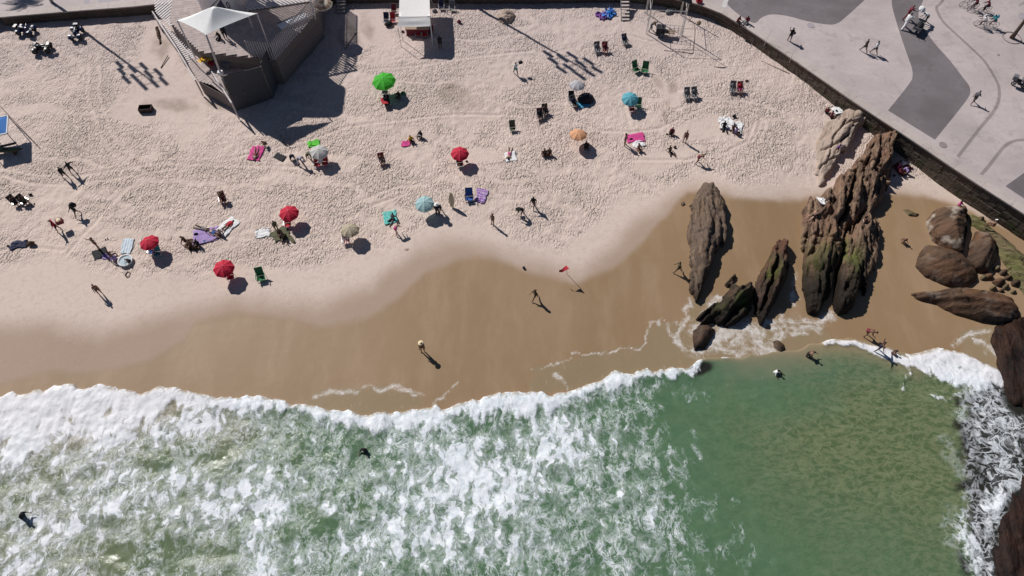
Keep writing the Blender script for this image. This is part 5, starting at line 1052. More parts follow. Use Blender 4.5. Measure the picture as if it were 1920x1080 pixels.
towel(0, 0, .8, .8, 20, 'white', 'white shirt spread on top of the largest ribbed rock', 42, .12, loc=onrock(1541, 377, 1.75), cat='shirt', name='spread_shirt'); bag(0, 0, 'black', 'black bag beside the white shirt on the rock', .42, loc=onrock(1550, 378, 1.7))
person(0, 0, 'ground_open', -60, 'pale bather stretched out on the left flank of the largest rock', 'p', (('brief', 'black'), ('top', 'pink')), 'long', loc=onrock(1524, 406, 1.1)); bag(0, 0, 'black', 'dark bag behind the pale bather on the rock', .3, loc=onrock(1532, 407, 1.3))
person(0, 0, 'ground', 80, 'bather sitting on top of the dark mossy slab by the largest rock', 'b', (('trunks', 'white'), ('top', 'black')), 'long', loc=onrock(1620, 416, 1.35))
person(1690, 452, 'crouch', 20, 'child squatting on the wet sand by the boulders', 'b', (('brief', 'brown'),), s=.8)
person(0, 0, 'ground', 40, 'person in pink sitting where the boulder meets the wall', 'b', (('shirt', 'pink'), ('shorts', 'grey')), loc=onrock(1796, 388, .5)); towel(0, 0, .8, .5, -30, 'white', 'white towel beside the person in pink at the wall foot', 43, .1, loc=onrock(1800, 396, .85))
person(0, 0, 'bench', -120, 'bather with a white cap perched on the ochre rocks by the wall', 'b', (('trunks', 'maroon'),), loc=onrock(1862, 424, .8), hat=('cap', 'white'))
# ---- in the water
def water(px, py): return P(px, py, .03)
person(0, 0, 'stoop', 60, 'stocky tanned bather bending at the foam edge', 'b', (('trunks', 'maroon'),), loc=water(1619, 628), s=1.05)
person(0, 0, 'armsout', 70, 'bather standing in the breaking foam with arms spread', 'd', (('trunks', 'navy'),), loc=water(1643, 658))
person(0, 0, 'swim', 90, 'dark haired head and shoulders in the foam right of the standing bather', 'd', (('trunks', 'black'),), loc=water(1671, 664) - Vector((0, 0, .0)))
person(0, 0, 'wade', 60, 'bather crouching in clear water amid a little splash', 'b', (('trunks', 'black'),), loc=water(1513, 666)); person(0, 0, 'swim', 40, 'swimmer in a white shirt out in the cove', 'd', (('shirt', 'white'),), loc=water(1453, 697), hair='long')
person(0, 0, 'swim', -10, 'dark swimmer alone in the foam below the middle of the beach', 'd', (('shirt', 'black'),), loc=water(684, 842), s=1.0); person(0, 0, 'wade', 80, 'dark bather wading in foam near the bottom left', 'd', (('shirt', 'black'), ('shorts', 'black')), loc=water(44, 968), s=.95)
# ================================================================ PROMENADE PEOPLE AND VEHICLES
def pp(px, py): return P(px, py, PROM)
person(0, 0, 'phone', 175, 'dark dressed photographer standing near the wall top', 'd', (('shirt', 'black'), ('shorts', 'black')), loc=pp(1479, 77), hat=('cap', 'grey')); bag(0, 0, 'black', 'black rucksack on the photographer near the wall', .3, 'rucksack', loc=pp(1480, 78) + Vector((.1, -.2, 1.15)), flat=1)
person(0, 0, 'walk', -150, 'bare chested walker in dark shorts on the promenade', 'd', (('shorts', 'black'),), loc=pp(1618, 97)); person(0, 0, 'walk', -150, 'walker in white shirt and black shorts on the promenade', 'd', (('shirt', 'white'), ('shorts', 'black')), loc=pp(1637, 101), hat=('cap', 'black'))
person(0, 0, 'walk', 120, 'striding person in a grey top crossing the pale paving', 'd', (('shirt', 'grey'), ('shorts', 'black')), loc=pp(1822, 193))
person(0, 0, 'bench', 40, 'left one of two people sitting on the wall top', 'd', (('shirt', 'maroon'), ('trousers', 'black')), loc=pp(1382, 44) + Vector((0, 0, .1))); person(0, 0, 'bench', -40, 'right one of two people sitting on the wall top', 'd', (('shirt', 'maroon'), ('trousers', 'grey')), loc=pp(1400, 44) + Vector((0, 0, .1)))
bag(0, 0, 'white', 'white cloth between the two people on the wall', .3, loc=pp(1392, 43) + Vector((0, 0, .1))); bag(0, 0, 'red', 'red bag with orange top lying on the wall ledge', .7, loc=pp(1310, 6) + Vector((0, 0, .1)), rz=-20); bag(0, 0, 'orange', 'orange bundle on the red bag on the wall ledge', .4, loc=pp(1307, 5) + Vector((0, 0, .5)))
o = empty('wall_rod', pp(1434, 80), 0, 'thin metal rod leaning at the edge of the wall', 'rod'); MB().tube([(0, 0, -.4), (.35, .2, 1.6)], .02, 5).build('rod_shaft', m_alu, o)
o = empty('wall_rod', pp(1482, 112), 0, 'shorter thin rod standing lower on the wall edge', 'rod'); MB().tube([(0, 0, -.4), (.05, .1, 1.1)], .02, 5).build('rod_shaft', m_alu, o)
m_bike = mat('bike_frame_paint', (.03, .03, .035), .35); m_tyre = mat('tyre_rubber', (.015, .015, .016), .8); m_chrome = mat('chrome_metal', (.6, .6, .62), .2, metal=1)
def wheel_mesh(r, w, n=20):
    mb = MB(); c = [(r * math.cos(a), r * math.sin(a)) for a in np.linspace(0, 2 * math.pi, n + 1)]; K = 6; vs_ = []
    for i in range(n):
        a = 2 * math.pi * i / n
        for k in range(K): b_ = 2 * math.pi * k / K; rr = r - w / 2 + w / 2 * math.cos(b_); vs_.append((w / 2 * math.sin(b_), rr * math.cos(a), rr * math.sin(a)))
    mb.add(vs_, [(i * K + k, i * K + (k + 1) % K, ((i + 1) % n) * K + (k + 1) % K, ((i + 1) % n) * K + k) for i in range(n) for k in range(K)]); return mb
def spokes(r, n=10):
    mb = MB()
    for i in range(n): a = 2 * math.pi * i / n; mb.tube([(0, 0, 0), (0, r * math.cos(a), r * math.sin(a))], .006, 4)
    return mb
W_b = wheel_mesh(.34, .045).mesh('tyre'); S_b = spokes(.31).mesh('spokes'); W_b.materials.append(m_tyre); S_b.materials.append(m_chrome)
def bicycle(loc, rz, label, c='black', fall=0):
    o = empty('bicycle', loc, R(rz), label, 'bicycle', rx=0, ry=R(fall))
    for y in (-.52, .52):
        w = bpy.data.objects.new('wheel', W_b); C.objects.link(w); w.parent = o; w.location = (0, y, .34); s = bpy.data.objects.new('spokes', S_b); C.objects.link(s); s.parent = w
    MB().tube([(0, .52, .34), (0, .08, .28), (0, .22, .8), (0, .52, .34)], .017, 6).tube([(0, .08, .28), (0, -.34, .72), (0, .2, .76)], .02, 6).tube([(0, -.32, .86), (0, -.34, .7), (0, -.52, .34)], .018, 6).build('frame', cm(c), o)
    MB().ball((0, .24, .86), .08, .14, .035, 10, 6).build('saddle', cm('black'), o, True); MB().tube([(-.28, -.2, .98), (-.2, -.34, .98), (0, -.34, .93), (.2, -.34, .98), (.28, -.2, .98)], .014, 5).build('handlebar', m_chrome, o)
    MB().tube([(-.12, .08, .2), (0, .08, .28), (.12, .08, .36)], .012, 5).box((-.14, .08, .2), (.09, .06, .02)).box((.14, .08, .36), (.09, .06, .02)).build('pedals', m_chrome, o); return o
def rider(loc, rz, blabel, plabel, skin, wear, hair='hair', hat=None, c='black'):
    bicycle(loc, rz, blabel, c); d = Matrix.Rotation(R(rz), 3, 'Z') @ Vector((0, .2, .78)); person(0, 0, 'ride', rz, plabel, skin, wear, hair, loc=loc + d, hat=hat)
rider(pp(1838, 50), -110, 'bicycle ridden by the cyclist in white', 'cyclist in a white shirt and white cap', 'd', (('shirt', 'white'), ('shorts', 'grey')), hat=('cap', 'white'))
rider(pp(1856, 50), -100, 'bicycle ridden by the cyclist with the turquoise pack', 'cyclist in turquoise at the back of the group', 'd', (('shirt', 'teal'), ('shorts', 'navy'))); bag(0, 0, 'sky', 'turquoise pack on the back of the last cyclist', .42, 'rucksack', loc=pp(1856, 50) + Vector((.10, .0, 1.12)), flat=1)
rider(pp(1822, 18), -70, 'dark red bicycle at the top of the cycling group', 'cyclist in dark red leading the group', 'd', (('shirt', 'maroon'), ('shorts', 'black')), c='maroon'); rider(pp(1844, 22), -80, 'second dark bicycle at the top of the cycling group', 'cyclist in a dark maroon jacket beside the leader', 'd', (('shirt', 'maroon'), ('trousers', 'black')))
bicycle(pp(1808, 10), -75, 'dark bicycle cut by the top edge of the photograph')
# pushcart with three people
o = empty('pushcart', pp(1718, 58), R(-35), 'long grey beach pushcart carrying a dark cover', 'pushcart')
MB().box((0, 0, .72), (.85, 1.9, .10)).box((0, -.9, .85), (.85, .06, .3)).box((0, .9, .85), (.85, .06, .3)).build('tray', cm('grey'), o); MB().ball((0, 0, .78), .34, .85, .3, 14, 8).build('cover', cm('black'), o, True)
for x, y in ((-.45, -.6), (.45, -.6), (-.45, .6), (.45, .6)):
    w = bpy.data.objects.new('wheel', W_b); C.objects.link(w); w.parent = o; w.location = (x, y, .34); s = bpy.data.objects.new('spokes', S_b); C.objects.link(s); s.parent = w
MB().tube([(-.35, -.95, .9), (-.35, -1.3, 1.05), (.35, -1.3, 1.05), (.35, -.95, .9)], .02, 5).build('handle', m_chrome, o)
person(0, 0, 'push', 120, 'person in a long white robe pushing the beach cart', 'd', (('robe', 'white'),), loc=pp(1693, 53), s=1.15); person(0, 0, 'push', 90, 'person in a dark red jacket behind the white robe', 'd', (('shirt', 'maroon'), ('trousers', 'maroon')), loc=pp(1697, 36), s=1.1)
person(0, 0, 'bend', -90, 'person in black and white bending at the far end of the cart', 'd', (('shirt', 'white'), ('trousers', 'black')), loc=pp(1734, 42)); parasol_o = empty('sunshade', pp(1716, 42) + Vector((0, 0, 1.9)), R(20), 'small white sunshade held above the beach cart', 'sunshade', rx=R(25))
c_ = bpy.data.objects.new('canopy', PM['canopy']); C.objects.link(c_); c_.parent = parasol_o; c_.scale = (.42, .42, .5); shared(c_, cm('white')); MB().tube([(0, 0, -1.2), (0, 0, 0)], .015, 5).build('pole', m_alu, parasol_o)
# cargo scooter at the right edge
def scooter(loc, rz, label):
    o = empty('parked_scooter', loc, R(rz), label, 'scooter'); wm = wheel_mesh(.26, .11, 18).mesh('wheel'); wm.materials.append(m_tyre)
    for y in (-.62, .55): w = bpy.data.objects.new('wheel', wm); C.objects.link(w); w.parent = o; w.location = (0, y, .26); MB().lathe([(.001, .05), (.1, .05), (.14, 0)], 10).build('hub', m_chrome, w)
    MB().box((0, -.05, .42), (.3, .55, .12)).ball((0, .38, .62), .19, .42, .2, 12, 8).ball((0, -.5, .75), .22, .12, .38, 12, 8).build('bodywork', m_bike, o, True); MB().ball((0, .3, .84), .16, .4, .07, 12, 6).build('saddle', cm('black'), o, True)
    MB().tube([(-.34, -.4, 1.05), (0, -.5, 1.1), (.34, -.4, 1.05)], .02, 6).build('handlebar', m_chrome, o); MB().ball((0, -.64, .92), .09, .06, .09).build('headlight', cm('white'), o, True)
    for s in (-1, 1): MB().tube([(s * .25, -.45, 1.08), (s * .3, -.45, 1.3)], .008, 4).ball((s * .31, -.45, 1.33), .06, .02, .04).build('mirror', m_chrome, o)
    MB().box((0, .75, 1.0), (.5, .48, .45)).build('top_box', cm('grey'), o); return o
scooter(pp(1908, 163), 60, 'dark scooter with a square top box at the right edge'); scooter(pp(1926, 166), 70, 'second dark scooter cut by the right edge')
person(0, 0, 'walk', -60, 'person whose foot and shadow enter at the right edge', 'd', (('shorts', 'black'),), loc=pp(1932, 296))
# quad bikes
m_blue = mat('quad_blue_paint', (.012, .022, .075), .3); m_blk = mat('quad_black_plastic', (.010, .010, .014), .35); WQ = wheel_mesh(.30, .26, 16).mesh('tyre'); WQ.materials.append(m_tyre)
def quad(loc, rz, label, c):
    o = empty('quad_bike', loc, R(rz), label, 'quad bike', 'patrol quad bikes parked in the wall shadow', s=1.12)
    for x, y in ((-.42, -.62), (.42, -.62), (-.42, .62), (.42, .62)):
        w = bpy.data.objects.new('wheel', WQ); C.objects.link(w); w.parent = o; w.location = (x, y, .30); h_ = MB().box((0, 0, 0), (.16, .2, .2)).build('rim', m_blk, w)
        f_ = MB()
        for k in range(5): a0, a1 = .35 + k * .5, .35 + (k + 1) * .5; q = [(xx, y + .38 * math.cos(a), .32 + .36 * math.sin(a)) for a in (a0, a1) for xx in (x - .17, x + .17)]; f_.add(q, [(0, 1, 3, 2)])
        me = f_.mesh('fender'); bm = bmesh.new(); bm.from_mesh(me); bmesh.ops.remove_doubles(bm, verts=bm.verts, dist=1e-4); bmesh.ops.recalc_face_normals(bm, faces=bm.faces); bmesh.ops.solidify(bm, geom=bm.faces, thickness=.02); bm.to_mesh(me); bm.free(); link('fender', me, o, c)
    MB().box((0, 0, .42), (.34, 1.35, .26)).ball((0, -.22, .66), .2, .32, .16, 12, 8).build('bodywork', c, o); MB().ball((0, .28, .74), .17, .46, .10, 14, 8).build('seat', m_blk, o, True)
    for y in (-.78, .82):
        r_ = MB(); [r_.tube([(x, y - .2, .72), (x, y + .2, .72)], .013, 5) for x in (-.3, -.15, 0, .15, .3)]; [r_.tube([(-.34, y + d_, .72), (.34, y + d_, .72)], .016, 5) for d_ in (-.2, .2)]; r_.build('rack', m_blk, o)
    MB().tube([(-.38, -.2, .98), (-.15, -.32, .95), (.15, -.32, .95), (.38, -.2, .98)], .02, 6).tube([(0, -.4, .6), (0, -.32, .95)], .03, 6).build('handlebar', m_blk, o)
    for s in (-1, 1): MB().ball((s * .22, -.84, .55), .055, .03, .05).build('headlight', cm('white'), o, True)
    MB().box((0, .86, .82), (.46, .3, .18)).build('rear_box', m_blk, o); MB().tube([(.2, .3, .4), (.22, .95, .45)], .05, 8).build('exhaust', m_chrome, o); return o
quad(pt(52, 63), 82, 'dark blue quad bike, furthest left of the three', m_blue); quad(pt(82, 96), -84, 'black quad bike with a grey rear box, nearest the sea', m_blk); quad(pt(147, 68), 8, 'blue and black quad bike parked on its own, rightmost of three', m_blue)
# ================================================================ TREES AND MASTS BEYOND THE FRAME EDGE
m_trunk = mat('palm_trunk_bark', (.10, .07, .05), .95, .3, 3, .6, 8, dist=.05); m_frond = mat('palm_frond_green', (.085, .095, .022), .55, .35, 2)
def palm(loc, h, lean, label, n=20, L_=2.9, seed=0, r=.19):
    rs = random.Random(seed); o = empty('palm_tree', loc, 0, label, 'palm tree'); top = Vector((lean[0], lean[1], h))
    MB().tube([top * u + Vector((0, 0, 0)) for u in np.linspace(0, 1, 8)], [r * (1.45 - .9 * min(u * 3, .45) - .25 * u) for u in np.linspace(0, 1, 8)], 10).build('trunk', m_trunk, o, True)
    for k in range(n):
        az = 2 * math.pi * k / n * 2.618 + rs.uniform(-.2, .2); el = rs.uniform(-.1, 1.1); mb = MB(); sp = []
        for i in range(10):
            u = i / 9; d = L_ * u; sp.append(top + Vector((math.cos(az) * d * math.cos(el * (1 - u * .6)), math.sin(az) * d * math.cos(el * (1 - u * .6)), d * math.sin(el) * .8 - 1.5 * u * u)))
        mb.tube(sp, [.03 * (1 - u * .7) for u in np.linspace(0, 1, 10)], 4); side = Vector((-math.sin(az), math.cos(az), 0))
        for i in range(26):
            u = .1 + .9 * i / 25; f = u * 9; j = min(int(f), 8); p_ = sp[j].lerp(sp[j + 1], f - j); dr = (sp[j + 1] - sp[j]).normalized(); ll = .62 * math.sin(math.pi * min(u * .85 + .12, 1)) + .12
            for s in (-1, 1):
                e_ = p_ + (side * s + dr * .5 + Vector((0, 0, -.45))).normalized() * ll; w_ = dr * .028; mb.add([p_ - w_, p_ + w_, e_], [(0, 1, 2)])
        mb.build('frond', m_frond, o, clean=False)
    return o
pb_ = pp(1897, 71); palm(pb_, 6.6, (.1, .05), 'tall palm with a bare trunk at the right edge of the promenade', seed=3)
o = MB().lathe([(.95, 0), (.95, .06), (1.05, .06), (1.05, 0)], 28).build('tree_ring', m_line); o.location = pb_; tag(o, 'round kerb set in the paving around the palm trunk', 'tree ring')
sh_ = P(45, 6, PROM); palm(Vector((sh_.x - .8 * 6.0, sh_.y + .8 * 6.0, PROM)), 6.0, (.1, .1), 'palm just beyond the top left corner whose shadow darkens the wall', seed=8, n=24, L_=2.4)
m_mast = mat('mast_grey_paint', (.25, .25, .26), .5); m_lampg = mat('lamp_housing_grey', (.2, .2, .21), .4)
def mast(base, endpx, label):
    S_ = pt(*endpx); d = Vector((S_.x - base.x, S_.y - base.y)); h = d.length / 1.131; o = empty('floodlight_mast', base, 0, label, 'floodlight mast')
    lean = Vector((S_.x - .8 * (h + base.z - S_.z) - base.x, S_.y + .8 * (h + base.z - S_.z) - base.y, h)); MB().tube([(0, 0, 0), lean * .5, lean], [.20, .14, .09], 10).build('pole', m_mast, o, True)
    ax = Vector((.9, .35, 0)).normalized(); k = 0
    for lv, offs in ((.98, (-1.0, 0.2, 1.2)), (.88, (-1.7, -.8, .7, 1.7)), (.78, (-1.2, .0, 1.2)), (.70, (-.6,))):
        c = lean * lv; MB().bar(c - ax * max(abs(a) for a in offs), c + ax * max(abs(a) for a in offs), .055).build('crossarm', m_mast, o)
        for a in offs: l_ = MB().box((0, 0, 0), (.42, .42, 1.05)).build('lamp_housing', m_lampg, o); l_.location = c + ax * a + Vector((0, -.25, -.1)); l_.rotation_euler = (R(8), 0, R(45))
    return o
mast(pp(98, 5), (292, 158), 'left floodlight mast whose lamp shadows fall on the sand'); mast(P(872, -16, PROM), (1108, 138), 'second floodlight mast throwing a long shadow past the grey parasol')
# ================================================================ KIOSK, STEPS AND STALLS ALONG THE WALL
def steps(px0, px1, pyb, pyt, label, n=7):
    b0 = P(px0, pyb, 1.45); b1 = P(px1, pyb, 1.45); o = empty('beach_steps', (0, 0, 0), label=label, cat='steps'); w = (b1 - b0).length; x = (b0.x + b1.x) / 2; y0 = b0.y; 
    for i in range(n): MB().box((x, y0 + .16 + i * .40, 1.52 + i * .18), (w, .27, .09)).build('step', m_cop, o)
    for s in (-1, 1): MB().bar((x + s * (w / 2 + .05), y0, 1.35), (x + s * (w / 2 + .05), y0 + n * .40, 1.35 + n * .18), .08, .16).build('stringer', cm('grey'), o)
steps(1166, 1180, 39, 0, 'pale concrete steps from the sand up the wall, right of the blue tarpaulin', 8); steps(631, 646, 24, 0, 'pale steps beside the timber terrace', 7)
t_w = fabric('kiosk_canvas', (.84, .81, .79), trans=.08)
kb = pt(808, 60); o = empty('kiosk_tent', (0, 0, 0), label='beach kiosk under a long white canvas roof', cat='kiosk')
zt = float(G(kb.x, kb.y)) + 2.7; q = [P(746, 50, zt), P(807, 49, zt), P(806, 30, zt + .55), P(748, 31, zt + .55), P(805, -40, zt + .6), P(750, -40, zt + .6)]
def sheetq(mb, a, b_, c, d, nu=10, nv=8, sag=.08):
    v = []
    for i in range(nu + 1):
        for j in range(nv + 1): u, w = i / nu, j / nv; p_ = a.lerp(b_, u).lerp(d.lerp(c, u), w); p_ = p_ + Vector((0, 0, -sag * math.sin(math.pi * u) * (.6 + .4 * math.sin(w * 9)))); v.append(p_)
    mb.add(v, [(i * (nv + 1) + j, (i + 1) * (nv + 1) + j, (i + 1) * (nv + 1) + j + 1, i * (nv + 1) + j + 1) for i in range(nu) for j in range(nv)])
mb = MB(); sheetq(mb, q[0], q[1], q[2], q[3]); sheetq(mb, q[3], q[2], q[4], q[5]); mb.build('canvas_roof', t_w, o, True)
for a in q: g = pt(*proj(a.x, a.y, 1.4)); MB().tube([(a.x, a.y, 1.2), (a.x, a.y, a.z - .02)], .035, 6).build('post', cm('white'), o)
ya = q[0].y + 1.0; MB().box(((q[0].x + q[1].x) / 2, ya + 1.2, 1.95), (2.6, .8, 1.0)).build('counter', cm('maroon'), o); MB().box(((q[0].x + q[1].x) / 2, ya + 1.2, 2.48), (2.8, 1.0, .06)).build('counter_top', cm('wood'), o)
for i, (x, y, c, lb) in enumerate(((785, 68, 'red', 'left red chair in the kiosk shade'), (797, 70, 'red', 'middle red chair in the kiosk shade'), (809, 66, 'maroon', 'dark red chair at the right end of the kiosk shade'), (739, 26, 'maroon', 'dark red chair stacked behind the kiosk'), (737, 42, 'red', 'bright red chair left of the kiosk'), (725, 42, 'navy', 'blue backed chair left of the kiosk'))): chair(0, 0, 0, c, lb, loc=pt(x, y))
person(0, 0, 'stand', 10, 'person in a dark top standing in the kiosk shade', 'd', (('shirt', 'black'), ('shorts', 'black')), loc=pt(826, 90)); bag(729, 48, 'black', 'black equipment heap left of the kiosk', .8, 'bundle'); bag(815, 22, 'grey', 'grey sack leaning on the right side of the kiosk', .5, 'sack'); bag(755, 60, 'brown', 'brown stump like bag in front of the kiosk', .3)
m_tarp = mat('blue_tarpaulin', (.03, .16, .50), .4, .3, 3, .6, 6, dist=.05); towel(1141, 27, 1.6, 1.1, 10, 'blue', 'crumpled bright blue tarpaulin left of the steps', 50, .32, m_tarp, 'tarpaulin', 'tarpaulin'); towel(1128, 30, .9, 1.0, 30, 'purple', 'violet cloth heap beside the blue tarpaulin', 51, .25)
# frame of the vendor stall on the right
m_wt = mat('white_painted_pole', (.62, .60, .56), .5); o = empty('stall_frame', (0, 0, 0), label='tall bare white pole frame of a vendor stall below the wall', cat='stall frame')
A1, A2 = pt(1211, 63), pt(1277, 66); B1, B2 = A1 + Vector((.3, 3.6, 0)), A2 + Vector((.3, 3.6, 0))
for a in (A1, A2, B1, B2): MB().tube([(a.x, a.y, 1.0), (a.x, a.y, a.z + 5.0)], .045, 6).build('pole', m_wt, o); MB().tube([(a.x + .18, a.y + .05, 1.0), (a.x + .02, a.y, a.z + 4.5)], .03, 5).build('brace', m_wt, o)
for a, b_ in ((A1, A2), (B1, B2), (A1, B1), (A2, B2)): MB().tube([a + Vector((0, 0, 3.2)), b_ + Vector((0, 0, 3.2))], .03, 5).build('rail', m_wt, o)
MB().tube([A1 + Vector((0, 0, 5)), A2 + Vector((0, 0, 5))], .03, 5).build('rail', m_wt, o)
for a in (A1, A2): MB().tube([a + Vector((0, -.9, 0)), a + Vector((0, 0, 2.6))], .012, 4).build('guy_rope', m_wt, o)
# flag pole with pennant off frame, shadow triangle on the sand
fb = pt(1274, 70); fs = pt(1363, 126); hgt = (Vector((fs.x - fb.x, fs.y - fb.y)).length) / 1.131; o = empty('flagpole', fb, 0, 'thin flagpole of the vendor stall with a dark pennant', 'flagpole'); ft = Vector((fs.x - .8 * hgt - fb.x, fs.y + .8 * hgt - fb.y, hgt)); MB().tube([(0, 0, 0), ft], .03, 6).build('pole', m_wt, o)
a = ft; b_ = ft + Vector((.35, -1.0, -.95)); c = ft + Vector((-1.1, -.4, -.75)); MB().add([a, b_, c, a + Vector((.01, .02, 0)), b_ + Vector((.01, .02, 0)), c + Vector((.01, .02, 0))], [(0, 1, 2), (5, 4, 3), (0, 3, 4, 1), (1, 4, 5, 2), (2, 5, 3, 0)]).build('pennant', cm('black'), o)
o = empty('vendor_cart', pt(1240, 66), R(-10), 'dark vendor cart with a barred side rack', 'cart'); MB().box((-.2, 0, .75), (1.0, .8, .8)).build('cart_box', cm('black'), o); MB().box((.9, 0, .6), (1.2, .7, .08)).build('shelf', cm('wood'), o)
rk = MB(); [rk.tube([(-.7, y, z), (2.4, y, z)], .02, 5) for y in (-.4, .4) for z in (.4, 1.2)]; [rk.tube([(x, y, .4), (x, y, 1.2)], .02, 5) for x in np.arange(-.7, 2.5, .5) for y in (-.4, .4)]; [rk.tube([(x, -.4, 1.2), (x, .4, 1.2)], .02, 5) for x in np.arange(-.7, 2.5, .5)]; rk.build('rack', cm('grey'), o)
for y in (-.42, .42): w = bpy.data.objects.new('wheel', W_b); C.objects.link(w); w.parent = o; w.location = (0, y, .34); w.rotation_euler = (0, 0, R(90)); s = bpy.data.objects.new('spokes', S_b); C.objects.link(s); s.parent = w
for y in (-.7, -.7): pass
person(1219, 58, 'bend', 90, 'vendor bending over beside the dark cart', 'd', (('shirt', 'brown'), ('trousers', 'grey'))); bag(1254, 24, 'grey', 'long grey box in the wall shadow behind the stall', .8, 'box', flat=.5)
towel(1283, 62, 1.2, 1.4, 20, 'grey', 'thin net of ropes lying right of the stall', 52, .1) if False else None
MB_ = MB(); rp = [(1290, 40), (1300, 42), (1303, 60), (1300, 90), (1298, 100), (1280, 98), (1245, 95)]; rp = [pt(a, b_) + Vector((0, 0, .03)) for a, b_ in open_smooth(rp)]; o = MB_.tube(rp, .03, 5).build('rope', cm('brown')); tag(o, 'long dark line in place of the stall frame shadow on the sand', 'rope')  # dark tube laid in place of the curved shadow of the stall frame
rp = [pt(a, b_) + Vector((0, 0, .04)) for a, b_ in [(1428, 115), (1452, 126), (1480, 138)]]; tag(MB().tube(rp, .04, 5).build('rod', cm('wood')), 'thin wooden pole lying on the sand below the curved wall', 'pole')
# dark crate
o = empty('dark_crate', pt(275, 207), R(5), 'dark brown open crate half sunk in packed sand', 'crate'); w_ = cm('brown')
for c, d in (((0, -.35, .25), (1.35, .05, .5)), ((0, .35, .25), (1.35, .05, .5)), ((-.65, 0, .25), (.05, .65, .5)), ((.65, 0, .25), (.05, .65, .5))): MB().box(c, d).build('side_board', mat('crate_brown', (.035, .018, .014), .8), o)
MB().box((0, 0, .05), (1.25, .65, .05)).build('base_board', mat('crate_brown', (.035, .018, .014), .8), o)
# blue stall at the left edge
o = empty('blue_stall', (0, 0, 0), label='blue canopy stall with white rim cut by the left edge', cat='canopy stall'); c0 = P(15, 217, 3.3); c1 = P(13, 250, 3.3); u = (c0 - c1); rt = Vector((u.y, -u.x, 0)) ; c2 = c1 - rt; c3 = c0 - rt; pk = (c0 + c2) / 2 + Vector((0, 0, .35))
m_bl = fabric('blue_canopy_cloth', (.04, .19, .55)); MB().add([c0, c1, c2, c3, pk], [(0, 1, 4), (1, 2, 4), (2, 3, 4), (3, 0, 4)]).build('canopy', m_bl, o)
for a, b_ in ((c0, c1), (c1, c2), (c2, c3), (c3, c0)): MB().bar(a, b_, .09, .14).build('rim', cm('white'), o)
for a in (c0, c1, c2, c3): MB().tube([(a.x, a.y, .8), a], .04, 6).build('post', cm('grey'), o)
MB().bar((c1.x - .1, c1.y + .2, 1.7), (c2.x, c2.y + .2, 1.7), .3, .06).build('shelf', cm('brown'), o)
sf = pt(20, 288); o = empty('kayak', sf + Vector((-.4, 0, .45)), R(-86), 'white and olive kayak lying on trestles in the stall shade', 'kayak')
mb = MB(); mb.ball((0, 0, .1), .34, 1.9, .17, 16, 18); mb.build('hull', cm('olive'), o, True); MB().ball((0, -1.15, .13), .33, .8, .17, 14, 10).build('bow', cm('white'), o, True); MB().ball((0, .3, .24), .17, .32, .06, 12, 6).build('cockpit', cm('black'), o, True)
for y in (-1, 1): MB().box((0, y, -.22), (.7, .1, .4)).build('trestle', cm('brown'), o)
tag(MB().tube([pt(-5, 196) + Vector((0, 0, 1.8)), pt(38, 240) + Vector((0, 0, .9)), pt(75, 278) + Vector((0, 0, .05))], .035, 5).build('guy_rope', cm('brown')), 'long brown guy line running from the blue stall to the sand', 'rope')
# ================================================================ THE TIMBER TERRACE WITH TENT AND TOWER
m_deck = mat('weathered_deck_board', (.42, .345, .325), .85, .22, 2.0, .4, 14); m_rail = mat('silver_rail_timber', (.62, .57, .56), .75, .2, 3, .3, 20); m_tim = mat('dark_timber', (.17, .14, .13), .85, .3, 2, .5, 8, dist=.04); m_wh = mat('white_panel', (.80, .80, .84), .45, .06, 2)
ZD = 4.7
T_ = empty('timber_terrace', (0, 0, 0), label='raised timber terrace with slatted fences below the white tent', cat='terrace')
cor = [P(517, 111, ZD), P(596, 22, ZD), P(600, -60, ZD), P(330, -60, ZD), P(318, 40, ZD), P(374, 97, ZD)]
cor2 = [(c.x, c.y) for c in cor]
# skirt walls, board by board on the two faces seen
def wallboards(a, b_, z0, z1, w=.28, m=m_tim, nm='wall_board', skip=0):
    a = Vector((a[0], a[1], 0)); b_ = Vector((b_[0], b_[1], 0)); L_ = (b_ - a).length; n = max(1, int(L_ / w)); d = (b_ - a) / n
    ang = math.atan2(d.y, d.x); me = None
    for i in range(n):
        c = a + d * (i + .5); q = MB().box((0, 0, 0), (d.length * .94, .05 + .02 * (i % 2), z1 - z0)).mesh(nm) if me is None else me; me = q
        o = link(nm, q, T_, m); o.location = (c.x, c.y, (z0 + z1) / 2); o.rotation_euler = (0, 0, ang)
wallboards(cor2[5], cor2[0], 1.0, ZD - .1); wallboards(cor2[0], cor2[1], 1.0, ZD - .1); wallboards(cor2[4], cor2[5], 1.0, ZD - .1)
core = [(c[0] * .995 + sum(q[0] for q in cor2) / 6 * .005, c[1]) for c in cor2]
cc_ = Vector((sum(q[0] for q in cor2) / 6, sum(q[1] for q in cor2) / 6)); core = [tuple(Vector(c) + (cc_ - Vector(c)).normalized() * .12) for c in cor2]
MB().prism(core, 1.0, ZD - .16).build('core_block', m_tim, T_)
